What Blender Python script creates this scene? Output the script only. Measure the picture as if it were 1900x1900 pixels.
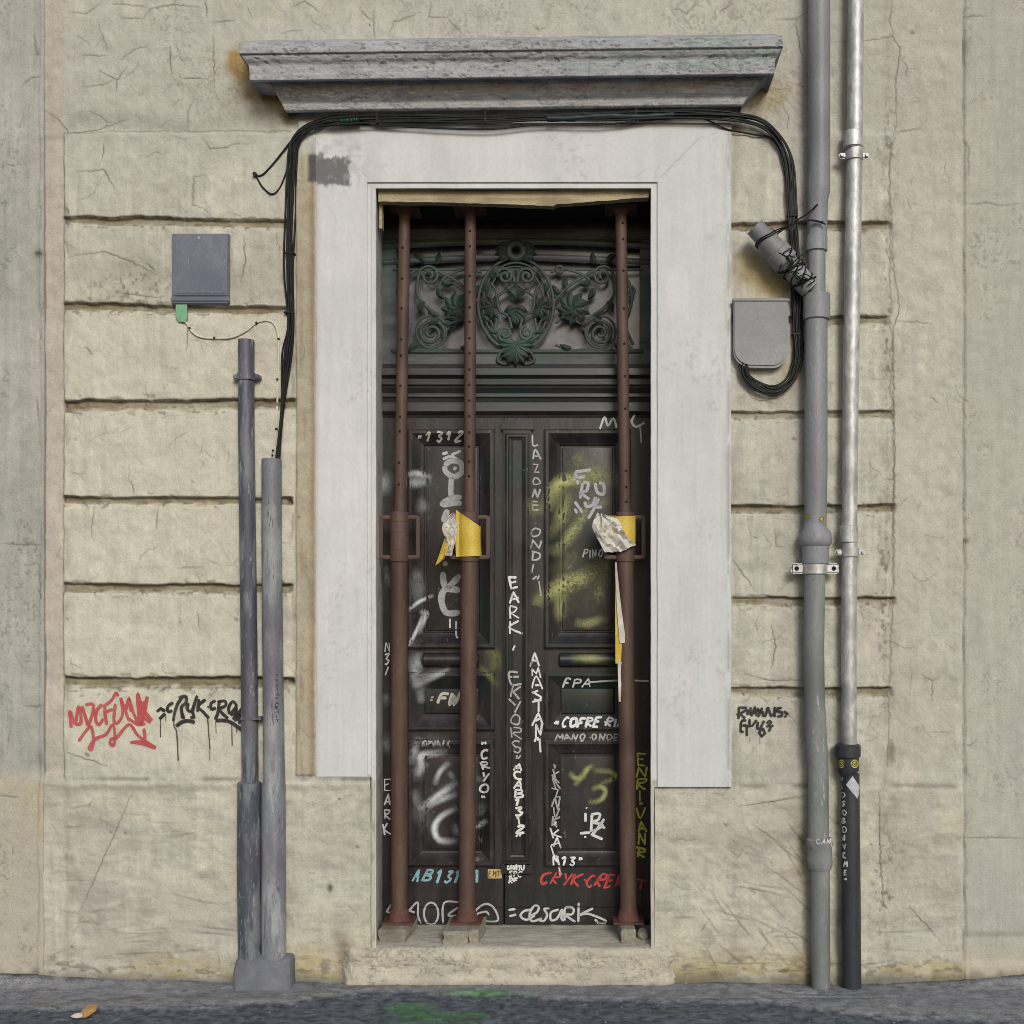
import bpy, bmesh, math, random
import numpy as np
from mathutils import Vector
from mathutils.bvhtree import BVHTree
R = math.radians
rnd = random.Random(7)
for o in list(bpy.data.objects): bpy.data.objects.remove(o)
scene = bpy.context.scene
COL = scene.collection

# ------------------------------------------------------------------ scale: 2.3 mm per photo pixel on the wall plane (y = 0)
S = 0.0023; CPX = 1090.0; HZ = 1130.0; D = 5.0
def X(px): return (px - 950) * S
def Z(py): return (1820 - py) * S
def P(px, py, d=0.0):
    k = (D + d) / D
    return Vector((X(CPX) + (px - CPX) * S * k, d, Z(HZ) + (HZ - py) * S * k))

# ------------------------------------------------------------------ camera, sky, sun, exposure
cam_d = bpy.data.cameras.new('camera'); cam = bpy.data.objects.new('camera', cam_d); COL.objects.link(cam)
CAM = Vector((X(CPX), -D, Z(HZ)))
cam.location = CAM; cam.rotation_euler = (R(90), 0, 0)
cam_d.sensor_width = 36; cam_d.lens = 36 * D / (1900 * S)
cam_d.shift_x = (950 - CPX) / 1900; cam_d.shift_y = (HZ - 950) / 1900
cam_d.clip_end = 500; cam_d.clip_start = 0.05
scene.camera = cam
SUN_EL, SUN_AZ = 27, 16           # elevation, degrees right of the street axis as seen from the camera
w = bpy.data.worlds.new('World'); scene.world = w; w.use_nodes = True
nt = w.node_tree; bg = nt.nodes['Background']
sky = nt.nodes.new('ShaderNodeTexSky'); sky.sky_type = 'NISHITA'; sky.sun_disc = False
sky.sun_elevation = R(SUN_EL); sky.sun_rotation = R(180 - SUN_AZ)
sky.air_density = 1.2; sky.dust_density = 2.5; sky.ozone_density = 1.0
nt.links.new(sky.outputs[0], bg.inputs[0]); bg.inputs[1].default_value = 0.08
sd = bpy.data.lights.new('sun', 'SUN'); sd.energy = 1.7; sd.angle = R(20); sd.color = (0.985, 0.985, 0.965)
sun = bpy.data.objects.new('sun', sd); COL.objects.link(sun)
dirv = Vector((math.sin(R(SUN_AZ)) * math.cos(R(SUN_EL)), -math.cos(R(SUN_AZ)) * math.cos(R(SUN_EL)), math.sin(R(SUN_EL))))
sun.rotation_euler = dirv.to_track_quat('Z', 'Y').to_euler(); sun.location = (-2, -6, 8)
scene.view_settings.view_transform = 'Standard'; scene.view_settings.look = 'None'
scene.view_settings.gamma = 1; scene.view_settings.exposure = 0.15
scene.cycles.filter_width = 0.9
scene.render.resolution_x = 1024; scene.render.resolution_y = 1024

# ------------------------------------------------------------------ helpers: objects
def props(o, label=None, cat=None, group=None, kind=None):
    if label: o['label'] = label
    if cat: o['category'] = cat
    if group: o['group'] = group
    if kind: o['kind'] = kind
    return o
def thing(name, loc, label, cat, group=None, kind=None):
    o = bpy.data.objects.new(name, None); COL.objects.link(o); o.location = loc
    o.empty_display_size = 0.05
    return props(o, label, cat, group, kind)
def base_of(o):
    v = Vector((0, 0, 0))
    while o: v += o.location; o = o.parent
    return v
class MB:
    def __init__(s): s.v = []; s.f = []; s.mi = []; s.c = []; s.cm = 0
    def add(s, verts, faces, col=None):
        n = len(s.v); s.v += [tuple(p) for p in verts]
        s.f += [tuple(i + n for i in f) for f in faces]; s.mi += [s.cm] * len(faces)
        s.c += ([col] * len(verts) if (col is None or not isinstance(col, list)) else col)
    def bm(s, bm):
        bm.verts.ensure_lookup_table(); bm.verts.index_update()
        s.add([v.co for v in bm.verts], [[v.index for v in f.verts] for f in bm.faces]); bm.free()
    def box(s, a, b, bev=0.003, jit=0.0):
        bm = bmesh.new(); bmesh.ops.create_cube(bm, size=1)
        for v in bm.verts:
            for i in range(3):
                v.co[i] = (a[i] + b[i]) / 2 + v.co[i] * (b[i] - a[i])
                if jit: v.co[i] += rnd.uniform(-jit, jit)
        if bev: bmesh.ops.bevel(bm, geom=list(bm.edges), offset=bev, segments=2, affect='EDGES', clamp_overlap=True)
        s.bm(bm)
    def pbox(s, px0, px1, py0, py1, d0, d1, bev=0.003, jit=0.0):
        a = P(px0, py1, d0); b = P(px1, py0, d0)
        s.box((a.x, d0, a.z), (b.x, d1, b.z), bev, jit)
    def tube(s, pts, rad, seg=12, caps=True, flat=1.0, up=None):
        pts = [Vector(p) for p in pts]; n = len(pts)
        rad = rad if isinstance(rad, (list, tuple)) else [rad] * n
        vs = []; prev = None
        for i, p in enumerate(pts):
            t = (pts[min(i + 1, n - 1)] - pts[max(i - 1, 0)])
            if t.length < 1e-9: t = Vector((0, 0, 1))
            t.normalize()
            if prev is None:
                a = Vector((0, 1, 0)) if abs(t.y) < 0.9 else Vector((1, 0, 0))
                u = a - t * a.dot(t)
            else: u = prev - t * prev.dot(t)
            u.normalize(); prev = u; wv = t.cross(u)
            for k in range(seg):
                an = 2 * math.pi * k / seg
                vs.append(p + (u * math.cos(an) * flat + wv * math.sin(an)) * rad[i])
        fs = [(i * seg + k, i * seg + (k + 1) % seg, (i + 1) * seg + (k + 1) % seg, (i + 1) * seg + k) for i in range(n - 1) for k in range(seg)]
        if caps: fs += [tuple(range(seg - 1, -1, -1)), tuple((n - 1) * seg + k for k in range(seg))]
        s.add(vs, fs)
    def disc(s, c, r, nrm, seg=10):
        nrm = Vector(nrm).normalized(); a = Vector((0, 0, 1)) if abs(nrm.z) < .9 else Vector((1, 0, 0))
        u = a.cross(nrm).normalized(); wv = nrm.cross(u)
        s.add([Vector(c) + (u * math.cos(2 * math.pi * k / seg) + wv * math.sin(2 * math.pi * k / seg)) * r for k in range(seg)], [tuple(range(seg))])
    def prism(s, outline, d0, d1):
        """outline: px points (clockwise on the photo); extruded from d0 back to d1"""
        n = len(outline); fr = [P(x, y, d0) for x, y in outline]
        vs = fr + [Vector((p.x, d1, p.z)) for p in fr]
        s.add(vs, [tuple(range(n)), tuple(range(2 * n - 1, n - 1, -1))] + [(i, i + n, (i + 1) % n + n, (i + 1) % n) for i in range(n)])
    def build(s, name, mats, parent=None, smooth=True, angle=40):
        me = bpy.data.meshes.new(name); me.from_pydata(s.v, [], s.f); me.validate()
        if not isinstance(mats, (list, tuple)): mats = [mats]
        for m in mats: me.materials.append(m)
        if len(mats) > 1 and len(me.polygons) == len(s.mi): me.polygons.foreach_set('material_index', s.mi)
        if s.c and s.c[0] is not None:
            at = me.color_attributes.new('Col', 'FLOAT_COLOR', 'POINT'); at.data.foreach_set('color', np.array(s.c, dtype=np.float32).ravel())
        if not (s.c and s.c[0] is not None):
            bm = bmesh.new(); bm.from_mesh(me); bmesh.ops.recalc_face_normals(bm, faces=bm.faces); bm.to_mesh(me); bm.free()
        if smooth:
            me.shade_smooth()
            try: me.set_sharp_from_angle(angle=R(angle))
            except Exception: pass
        o = bpy.data.objects.new(name, me); COL.objects.link(o)
        if parent: o.parent = parent; o.location = -base_of(parent)
        return o
    def bvh(s): return BVHTree.FromPolygons([Vector(v) for v in s.v], s.f)
def grid_obj(name, V, C, mat, parent=None, hole=None, smooth=True, cyc=False):
    nr, nc = V.shape[:2]; me = bpy.data.meshes.new(name)
    idx = np.arange(nr * nc).reshape(nr, nc)
    q = np.stack([idx[:-1, :-1], idx[1:, :-1], idx[1:, 1:], idx[:-1, 1:]], -1)
    q = q[~hole] if hole is not None else q.reshape(-1, 4)
    q = np.ascontiguousarray(q.reshape(-1, 4))
    used = np.zeros(nr * nc, bool); used[q.ravel()] = True
    remap = np.cumsum(used) - 1
    q = remap[q]; v = V.reshape(-1, 3)[used]; c = C.reshape(-1, C.shape[-1])[used]
    me.vertices.add(len(v)); me.vertices.foreach_set('co', v.astype(np.float32).ravel())
    me.loops.add(q.size); me.loops.foreach_set('vertex_index', q.astype(np.int32).ravel())
    me.polygons.add(len(q)); me.polygons.foreach_set('loop_start', np.arange(0, q.size, 4, dtype=np.int32))
    me.update(calc_edges=True)
    if c.shape[1] == 3: c = np.concatenate([c, np.ones((len(c), 1))], 1)
    at = me.color_attributes.new('Col', 'FLOAT_COLOR', 'POINT'); at.data.foreach_set('color', c.astype(np.float32).ravel())
    me.materials.append(mat)
    if smooth: me.shade_smooth()
    o = bpy.data.objects.new(name, me); COL.objects.link(o)
    if parent: o.parent = parent; o.location = -base_of(parent)
    return o

# ------------------------------------------------------------------ helpers: numpy noise and drawing on maps
def vn(shape, cy, cx, seed):
    r = np.random.RandomState(seed); h, w_ = shape
    g = r.rand(int(h / cy) + 4, int(w_ / cx) + 4)
    y = np.arange(h) / cy; x = np.arange(w_) / cx
    y0 = y.astype(int); x0 = x.astype(int); fy = y - y0; fx = x - x0
    fy = fy * fy * (3 - 2 * fy); fx = fx * fx * (3 - 2 * fx)
    a = g[np.ix_(y0, x0)]; b = g[np.ix_(y0, x0 + 1)]; c = g[np.ix_(y0 + 1, x0)]; d = g[np.ix_(y0 + 1, x0 + 1)]
    fy = fy[:, None]; fx = fx[None]
    return (a * (1 - fx) + b * fx) * (1 - fy) + (c * (1 - fx) + d * fx) * fy
def fbm(shape, cy, cx, seed, oct=4, gain=.5):
    t = np.zeros(shape); a = 1; s = 0
    for i in range(oct):
        if cy < 1.2 and cx < 1.2: break
        t += a * vn(shape, max(cy, 1), max(cx, 1), seed + i * 17); s += a; a *= gain; cy /= 2; cx /= 2
    return t / s
def sst(a, b, x): t = np.clip((x - a) / (b - a), 0, 1); return t * t * (3 - 2 * t)
def mix(C, col, m): return C * (1 - m[..., None]) + np.array(col) * m[..., None]
def blob(PX, PY, x, y, rx, ry): return np.exp(-(((PX - x) / rx) ** 2 + ((PY - y) / ry) ** 2))
def draw(arr, PX, PY, pts, wd, amp=1.0, taper=True):
    """anti-aliased polyline (photo px) into arr, max blend"""
    x0, y0 = PX[0, 0], PY[0, 0]; st = PX[0, 1] - PX[0, 0]; sy = PY[1, 0] - PY[0, 0]
    n = len(pts)
    for i in range(n - 1):
        (ax, ay), (bx, by) = pts[i], pts[i + 1]
        i0 = int((min(ax, bx) - 4 * wd - x0) / st); i1 = int((max(ax, bx) + 4 * wd - x0) / st) + 2
        j0 = int((min(ay, by) - 4 * wd - y0) / sy); j1 = int((max(ay, by) + 4 * wd - y0) / sy) + 2
        i0 = max(i0, 0); j0 = max(j0, 0); i1 = min(i1, arr.shape[1]); j1 = min(j1, arr.shape[0])
        if i1 <= i0 or j1 <= j0: continue
        qx = PX[j0:j1, i0:i1]; qy = PY[j0:j1, i0:i1]
        L = max((bx - ax) ** 2 + (by - ay) ** 2, 1e-6)
        t = np.clip(((qx - ax) * (bx - ax) + (qy - ay) * (by - ay)) / L, 0, 1)
        d = np.hypot(qx - ax - t * (bx - ax), qy - ay - t * (by - ay))
        k = amp
        if taper: k = amp * (0.35 + 0.65 * math.sin(math.pi * (i + .5) / (n - 1)))
        arr[j0:j1, i0:i1] = np.maximum(arr[j0:j1, i0:i1], k * np.exp(-(d / wd) ** 2))
def crack(rg, x, y, ang, ln, step=7, wob=.55):
    pts = [(x, y)]; a = ang; n = int(ln / step)
    for i in range(n):
        a += rg.uniform(-wob, wob); a += (ang - a) * .25
        x += math.cos(a) * step; y += math.sin(a) * step; pts.append((x, y))
    return pts
def rough_line(rg, pts, step=6, j=1.6):
    out = []
    for (ax, ay), (bx, by) in zip(pts[:-1], pts[1:]):
        n = max(1, int(math.hypot(bx - ax, by - ay) / step))
        for i in range(n): out.append((ax + (bx - ax) * i / n + rg.uniform(-j, j), ay + (by - ay) * i / n + rg.uniform(-j, j)))
    out.append(pts[-1]); return out

# ------------------------------------------------------------------ materials
def newmat(name):
    m = bpy.data.materials.new(name); m.use_nodes = True; n = m.node_tree
    return m, n, n.nodes['Principled BSDF'], n.links.new
def _noise(n, scale, detail=6, rough=.6, vec=None, sc=None, link=None):
    t = n.nodes.new('ShaderNodeTexNoise'); t.inputs['Scale'].default_value = scale; t.inputs['Detail'].default_value = detail; t.inputs['Roughness'].default_value = rough
    tc = n.nodes.new('ShaderNodeTexCoord'); mp = n.nodes.new('ShaderNodeMapping')
    if sc: mp.inputs['Scale'].default_value = sc
    n.links.new(tc.outputs['Object'], mp.inputs[0]); n.links.new(mp.outputs[0], t.inputs['Vector'])
    return t
def _ramp(n, src, stops):
    r = n.nodes.new('ShaderNodeValToRGB'); n.links.new(src, r.inputs[0])
    while len(r.color_ramp.elements) < len(stops): r.color_ramp.elements.new(.5)
    for e, (p, c) in zip(r.color_ramp.elements, stops): e.position = p; e.color = (c, c, c, 1) if not isinstance(c, tuple) else (*c, 1)
    return r
def _mix(n, a, b, fac, mode='MIX'):
    m = n.nodes.new('ShaderNodeMix'); m.data_type = 'RGBA'; m.blend_type = mode
    for s, v in ((m.inputs[6], a), (m.inputs[7], b), (m.inputs[0], fac)):
        if hasattr(v, 'is_linked') or hasattr(v, 'links'): n.links.new(v, s)
        elif isinstance(v, tuple): s.default_value = (*v, 1)
        else: s.default_value = v
    return m.outputs[2]
def _bump(n, src, strength, dist, prev=None):
    b = n.nodes.new('ShaderNodeBump'); b.inputs['Strength'].default_value = strength; b.inputs['Distance'].default_value = dist
    n.links.new(src, b.inputs['Height'])
    if prev: n.links.new(prev, b.inputs['Normal'])
    return b.outputs[0]
def mat_attr(name, rough=.9, var=.16, bump=.5, dist=.002, fine=140, spec=.3, aniso=None):
    """colour comes from the mesh's own paint/stain map, with fine grain on top"""
    m, n, b, L = newmat(name)
    at = n.nodes.new('ShaderNodeAttribute'); at.attribute_name = 'Col'
    n1 = _noise(n, fine, 5, .65, sc=aniso); r1 = _ramp(n, n1.outputs[0], [(.25, 1 - var * 1.6), (.5, 1.0), (.8, 1 + var)])
    n2 = _noise(n, fine / 9, 4, .6); r2 = _ramp(n, n2.outputs[0], [(.25, 1 - var), (.75, 1 + var * .6)])
    c = _mix(n, at.outputs[0], r1.outputs[0], 1.0, 'MULTIPLY'); c = _mix(n, c, r2.outputs[0], 1.0, 'MULTIPLY')
    L(c, b.inputs['Base Color']); b.inputs['Roughness'].default_value = rough; b.inputs['Specular IOR Level'].default_value = spec
    bb = _bump(n, n1.outputs[0], bump, dist); L(_bump(n, n2.outputs[0], bump * .6, dist * 3, bb), b.inputs['Normal'])
    return m
def mat_paint(name, c1, c2, c3=None, rough=.55, scale=9, sc=None, bump=.25, dist=.0015, metal=0, lo=.4, hi=.62, chip=None, chip_t=.66, spec=.4, rvar=.15):
    """worn painted or bare surface: two tones in patches, fine grain, optional chips of another colour"""
    m, n, b, L = newmat(name)
    a = _noise(n, scale, 6, .62, sc=sc); ra = _ramp(n, a.outputs[0], [(lo, 0.), (hi, 1.)])
    c = _mix(n, c1, c2, ra.outputs[0])
    f = _noise(n, scale * 14, 4, .7, sc=sc); rf = _ramp(n, f.outputs[0], [(.3, .78), (.7, 1.18)])
    c = _mix(n, c, rf.outputs[0], 1.0, 'MULTIPLY')
    if c3:
        g = _noise(n, scale * .37, 3, .5); rg_ = _ramp(n, g.outputs[0], [(.5, 0.), (.68, 1.)]); c = _mix(n, c, c3, rg_.outputs[0])
    if chip:
        h = _noise(n, scale * 3.1, 8, .7, sc=sc); rh = _ramp(n, h.outputs[0], [(chip_t, 0.), (chip_t + .03, 1.)]); c = _mix(n, c, chip, rh.outputs[0])
    L(c, b.inputs['Base Color']); b.inputs['Metallic'].default_value = metal; b.inputs['Specular IOR Level'].default_value = spec
    rr = n.nodes.new('ShaderNodeMapRange'); rr.inputs[3].default_value = rough - rvar; rr.inputs[4].default_value = rough + rvar
    L(f.outputs[0], rr.inputs[0]); L(rr.outputs[0], b.inputs['Roughness'])
    L(_bump(n, f.outputs[0], bump, dist, _bump(n, a.outputs[0], bump, dist * 2)), b.inputs['Normal'])
    return m
M = {}
M['plaster'] = mat_attr('plaster_wall', .92, .14, .8, .0025, 170)
M['white_paint'] = mat_attr('white_painted_stone', .7, .05, .25, .0012, 90, .35)
M['cornice'] = mat_attr('grey_painted_stone', .8, .22, .8, .003, 110, .3, (1, 3, 3))
M['asphalt'] = mat_attr('asphalt', .95, .42, 1.0, .006, 170, .3)
M['pavement'] = mat_attr('pavement_concrete', .9, .16, .7, .003, 110, .3)
M['door'] = mat_paint('door_paint', (.015, .013, .0145), (.037, .030, .032), (.014, .023, .023), rough=.40, scale=5, sc=(4, 4, .5), bump=.5, dist=.001, chip=(.10, .09, .088), chip_t=.655)
M['door_edge'] = mat_paint('door_moulding_paint', (.018, .0155, .017), (.041, .033, .035), (.014, .026, .025), rough=.36, scale=7, sc=(2, 2, .8), bump=.4, dist=.001, chip=(.13, .115, .11), chip_t=.64)
M['door_bar'] = mat_paint('transom_paint', (.020, .017, .018), (.040, .034, .036), (.015, .026, .025), rough=.38, scale=6, sc=(.4, 2, 3), bump=.3, dist=.001, chip=(.10, .09, .09), chip_t=.68)
M['iron'] = mat_paint('grille_iron', (.016, .038, .031), (.024, .022, .023), (.032, .065, .053), rough=.55, scale=9, bump=.5, dist=.001, chip=(.13, .16, .15), chip_t=.68)
M['iron_frame'] = mat_paint('transom_frame_paint', (.032, .038, .04), (.085, .088, .098), (.024, .06, .05), rough=.5, scale=6, sc=(.5, 1, 3), bump=.3)
M['prop'] = mat_paint('prop_primer', (.072, .043, .034), (.108, .066, .052), (.060, .034, .027), rough=.62, scale=7, sc=(2.5, 2.5, .5), bump=.35, dist=.0008, chip=(.10, .062, .028), chip_t=.62)
M['prop_plate'] = mat_paint('prop_rust', (.085, .036, .030), (.12, .055, .042), rough=.75, scale=18, bump=.6, chip=(.06, .035, .03), chip_t=.6)
M['hole'] = mat_paint('hole_dark', (.006, .005, .005), (.008, .007, .007), rough=.9)
M['pipe_blue'] = mat_paint('pipe_grey_paint', (.212, .222, .243), (.255, .265, .283), (.17, .178, .195), rough=.5, scale=5, sc=(3, 3, .6), bump=.3, chip=(.33, .33, .345), chip_t=.63)
M['pipe_green'] = mat_paint('pipe_green_grey', (.19, .203, .206), (.235, .248, .25), (.14, .15, .152), rough=.55, scale=6, sc=(3, 3, .5), bump=.35, chip=(.31, .32, .315), chip_t=.62)
M['galv'] = mat_paint('galvanised_steel', (.40, .405, .41), (.62, .62, .625), (.33, .335, .34), rough=.5, scale=26, sc=(2, 2, .7), bump=.5, dist=.001, metal=.45, chip=(.30, .29, .28), chip_t=.64)
M['black_pipe'] = mat_paint('black_plastic', (.03, .034, .040), (.042, .047, .054), (.028, .04, .038), rough=.5, scale=5, sc=(2, 2, .5), bump=.15, chip=(.10, .105, .11), chip_t=.71)
M['conduit_dark'] = mat_paint('conduit_dark_paint', (.068, .080, .105), (.17, .18, .20), (.075, .068, .10), rough=.5, scale=5, sc=(4, 4, .8), bump=.35, chip=(.24, .26, .265), chip_t=.60, lo=.45, hi=.55)
M['conduit_light'] = mat_paint('conduit_light_paint', (.20, .212, .24), (.32, .335, .345), (.105, .095, .13), rough=.5, scale=5, sc=(4, 4, .8), bump=.35, chip=(.11, .105, .125), chip_t=.59, lo=.45, hi=.55)
M['boot'] = mat_paint('conduit_boot_cement', (.15, .16, .195), (.20, .21, .24), (.12, .125, .15), rough=.8, scale=14, bump=.5, dist=.004)
M['box_blue'] = mat_paint('meter_box_blue_grey', (.125, .14, .19), (.165, .18, .22), (.11, .125, .17), rough=.5, scale=8, sc=(2, 2, .6), bump=.2, chip=(.27, .28, .30), chip_t=.635)
M['box_grey'] = mat_paint('junction_box_grey', (.235, .25, .265), (.29, .305, .315), (.205, .21, .225), rough=.6, scale=6, bump=.25, chip=(.14, .13, .12), chip_t=.70)
M['cable'] = mat_paint('black_cable', (.006, .0065, .007), (.014, .016, .017), (.008, .014, .013), rough=.55, scale=25, bump=.3, chip=(.06, .06, .056), chip_t=.72, spec=.25)
M['teal_tape'] = mat_paint('teal_tape', (.007, .022, .022), (.012, .034, .032), rough=.5, scale=20, bump=.4, chip=(.02, .02, .02), chip_t=.6)
M['cable_cream'] = mat_paint('cream_cable', (.62, .59, .50), (.56, .53, .44), rough=.7, scale=12)
M['green_tag'] = mat_paint('green_plastic', (.17, .37, .22), (.21, .42, .27), rough=.5, scale=14)
M['timber'] = mat_paint('weathered_timber', (.34, .28, .17), (.47, .40, .27), (.24, .20, .13), rough=.9, scale=9, sc=(.6, 4, 5), bump=.6, dist=.004, chip=(.16, .12, .07), chip_t=.66)
M['block'] = mat_paint('offcut_timber', (.27, .25, .20), (.36, .335, .27), (.20, .185, .15), rough=.9, scale=14, sc=(4, .8, 4), bump=.7, dist=.004, chip=(.11, .11, .07), chip_t=.62)
M['tape'] = mat_paint('yellow_tape', (.52, .37, .045), (.60, .46, .08), rough=.38, scale=10, bump=.1)
M['tape_white'] = mat_paint('torn_tape_backing', (.52, .50, .46), (.66, .64, .60), (.42, .37, .25), rough=.75, scale=22, bump=.5, dist=.003)
M['sticker_y'] = mat_paint('yellow_sticker', (.52, .45, .07), (.58, .50, .12), rough=.5, scale=20)
M['sticker_o'] = mat_paint('orange_sticker', (.50, .36, .12), (.58, .45, .2), rough=.5, scale=20)
M['sticker_g'] = mat_paint('silver_sticker', (.42, .44, .48), (.52, .54, .57), rough=.4, scale=30)
M['litter_o'] = mat_paint('litter_orange', (.45, .24, .07), (.52, .32, .12), rough=.7, scale=60)
M['litter_w'] = mat_paint('litter_white', (.6, .58, .52), (.68, .66, .6), rough=.7, scale=60)
M['shade_fill'] = mat_paint('shade_black', (.01, .009, .009), (.015, .013, .012), rough=.9)
def mk_glass():
    m, n, b, L = newmat('sky_tint_glass')
    a = _noise(n, 7, 6, .65); r = _ramp(n, a.outputs[0], [(.34, (.042, .045, .056)), (.5, (.085, .09, .108)), (.7, (.17, .172, .20))])  # lavender grey patches: sky reflection put into the base colour
    L(r.outputs[0], b.inputs['Base Color']); b.inputs['Roughness'].default_value = .22; b.inputs['Specular IOR Level'].default_value = .6
    return m
M['glass'] = mk_glass()
def mk_graf():
    m, n, b, L = newmat('graffiti_paint')
    at = n.nodes.new('ShaderNodeAttribute'); at.attribute_name = 'Col'
    a = _noise(n, 260, 4, .7); r = _ramp(n, a.outputs[0], [(.28, .5), (.46, 1.)])
    g = _noise(n, 45, 3, .6); rg_ = _ramp(n, g.outputs[0], [(.3, .75), (.5, 1.)])
    mu = n.nodes.new('ShaderNodeMath'); mu.operation = 'MULTIPLY'; L(at.outputs['Alpha'], mu.inputs[0]); L(r.outputs[0], mu.inputs[1])
    m2 = n.nodes.new('ShaderNodeMath'); m2.operation = 'MULTIPLY'; L(mu.outputs[0], m2.inputs[0]); L(rg_.outputs[0], m2.inputs[1])
    L(at.outputs[0], b.inputs['Base Color']); L(m2.outputs[0], b.inputs['Alpha']); b.inputs['Roughness'].default_value = .6
    return m
M['graf'] = mk_graf()

# ================================================================== THE WALLS (relief and stain maps on a 2-px grid)
rg = random.Random(11)
facade = thing('facade_wall', (X(950), 0, 0), 'cream plastered house front with grooved blocks on either side of the barred door', 'wall', kind='thing')
def wall_grid(px0, px1, py0, py1, step=2.0):
    px = np.arange(px0, px1 + .1, step); py = np.arange(py0, py1 + .1, step)
    return np.meshgrid(px, py)
# ---------------- main wall
PX, PY = wall_grid(83, 1785, -80, 1840)
sh = PX.shape
H = np.zeros(sh)
warp = (fbm(sh, 30, 30, 3, 4) - .5) * 9
warp2 = (fbm(sh, 9, 9, 5, 2) - .5) * 4
C = np.zeros(sh + (3,)) + np.array((.515, .512, .438))
lowf = fbm(sh, 130, 110, 21, 4); mid = fbm(sh, 32, 26, 31, 4); fin = fbm(sh, 7, 5, 41, 3); strk = fbm(sh, 60, 3, 51, 3); strkh = fbm(sh, 3, 50, 53, 3)
C = mix(C, (.465, .455, .398), sst(.42, .68, lowf) * .7)
C = mix(C, (.58, .568, .472), sst(.5, .75, mid) * .45)
C = mix(C, (.445, .405, .37), sst(.55, .75, fbm(sh, 90, 45, 61, 4)) * .5)
C *= (1 + (strk - .5) * .26 + (strkh - .5) * .12 + (fin - .5) * .17)[..., None]
# top zone: greyer, edge vignette painted into the colour; pink-grey band by the downpipe; left edge strip
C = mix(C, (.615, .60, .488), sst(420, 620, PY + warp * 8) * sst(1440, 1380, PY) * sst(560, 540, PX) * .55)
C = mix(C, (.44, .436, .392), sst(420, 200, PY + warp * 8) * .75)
C = mix(C, (.44, .41, .37), sst(1425, 1455, PX + warp) * sst(1508, 1490, PX + warp) * sst(60, 160, PY) * .55)
C = mix(C, (.45, .415, .37), sst(124, 116, PX + warp * .4) * sst(1450, 1435, PY) * .75)
C = mix(C, (.455, .44, .39), sst(1640, 1665, PX + warp * 2) * .6)
moss = np.array((.185, .150, .072)); grime = np.array((.095, .085, .065))
dirt_shade = np.zeros(sh); mossm = np.zeros(sh); crk = np.zeros(sh)
# blocks: slightly pillowed, left and right
def smooth_rect(x0, x1, y0, y1, e):
    w1 = warp * .5
    return sst(x0 - e, x0 + e, PX + w1) * sst(x1 + e, x1 - e, PX + w1) * sst(y0 - e, y0 + e, PY + w1) * sst(y1 + e, y1 - e, PY + w1)
# left strip next to the neighbour is set back
H -= .020 * sst(122, 117, PX + warp * .35) * sst(235, 262, PY) * sst(1446, 1432, PY)
draw(dirt_shade, PX, PY, rough_line(rg, [(121, 255), (123, 420), (118, 600), (119, 900), (118, 1200), (119, 1430)], 8, 1.2), 1.9, .75, False)
# horizontal joints: (x0, x1, y left, y right, half thickness, depth)
J = [(119, 540, 410, 417, 6, .03), (120, 540, 570, 578, 6, .03), (119, 545, 753, 750, 8, .034), (119, 545, 929, 930, 5.5, .03), (119, 545, 1090, 1092, 6.5, .032), (119, 546, 1265, 1266, 9, .036),
     (1352, 1652, 421, 419, 6, .028), (1352, 1650, 594, 594, 5.5, .026), (1352, 1660, 771, 768, 5.5, .026), (1354, 1664, 945, 944, 6, .028), (1356, 1660, 1116, 1114, 6.5, .028), (1358, 1652, 1283, 1284, 6.5, .028)]
for i, (x0, x1, ya, yb, th, dp) in enumerate(J):
    yc = ya + (yb - ya) * (PX - x0) / (x1 - x0)
    ragged = th * (.66 + .85 * fbm(sh, 4, 22, 200 + i, 4)) * (1.0 if x0 < 600 else .85 + .3 * vn(sh, 900, 30, 300 + i))
    t = (PY + warp * .45 + warp2 * .5 - yc) / ragged
    inx = sst(x0 - 5, x0 + 4, PX + warp) * sst(x1 + 6, x1 - 6, PX + warp * 2)
    g = sst(-1.12, -.85, t) * sst(1.5, .6, t) * inx
    H -= dp * .8 * g * (.6 + .6 * fbm(sh, 6, 30, 250 + i, 3))
    # soft rounding of block arrises
    H -= .002 * np.exp(-np.abs(t) / 1.2) * inx
    rag2 = fbm(sh, 4, 10, 400 + i, 4)
    dm = sst(-1.35, -.9, t) * sst(1.7, .4, t - (rag2 - .5) * 1.6) * inx
    mossm = np.maximum(mossm, dm * (.62 + .38 * sst(.3, .6, fbm(sh, 8, 40, 500 + i, 3))))
    dirt_shade = np.maximum(dirt_shade, np.exp(-((t + .95) / .33) ** 2) * inx * (.55 + .45 * sst(.35, .6, vn(sh, 60, 25, 600 + i))))  # shade under the upper block, painted as a dark line
    spl = sst(.62, .74, fbm(sh, 3, 4, 700 + i, 3)) * np.exp(-((t - 1.2) / 1.3) ** 2) * inx
    dirt_shade = np.maximum(dirt_shade, spl * .75)
    chp = np.clip(sst(.60, .70, fbm(sh, 7, 11, 800 + i * 3, 3)) * np.exp(-((np.abs(t) - 1.25) / .6) ** 2) * inx, 0, 1); H -= .008 * chp; C = mix(C, (.40, .36, .27), chp * .6)
    # pale lip below the joint: top light on the edge painted in
    C = mix(C, (.60, .57, .47), np.exp(-((t - 2.1) / .8) ** 2) * inx * .35 * rag2 * 1.4)
draw(dirt_shade, PX, PY, rough_line(rg, [(122, 249), (200, 246), (330, 244), (540, 243)], 6, 2), 2.2, .55, False)
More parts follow.
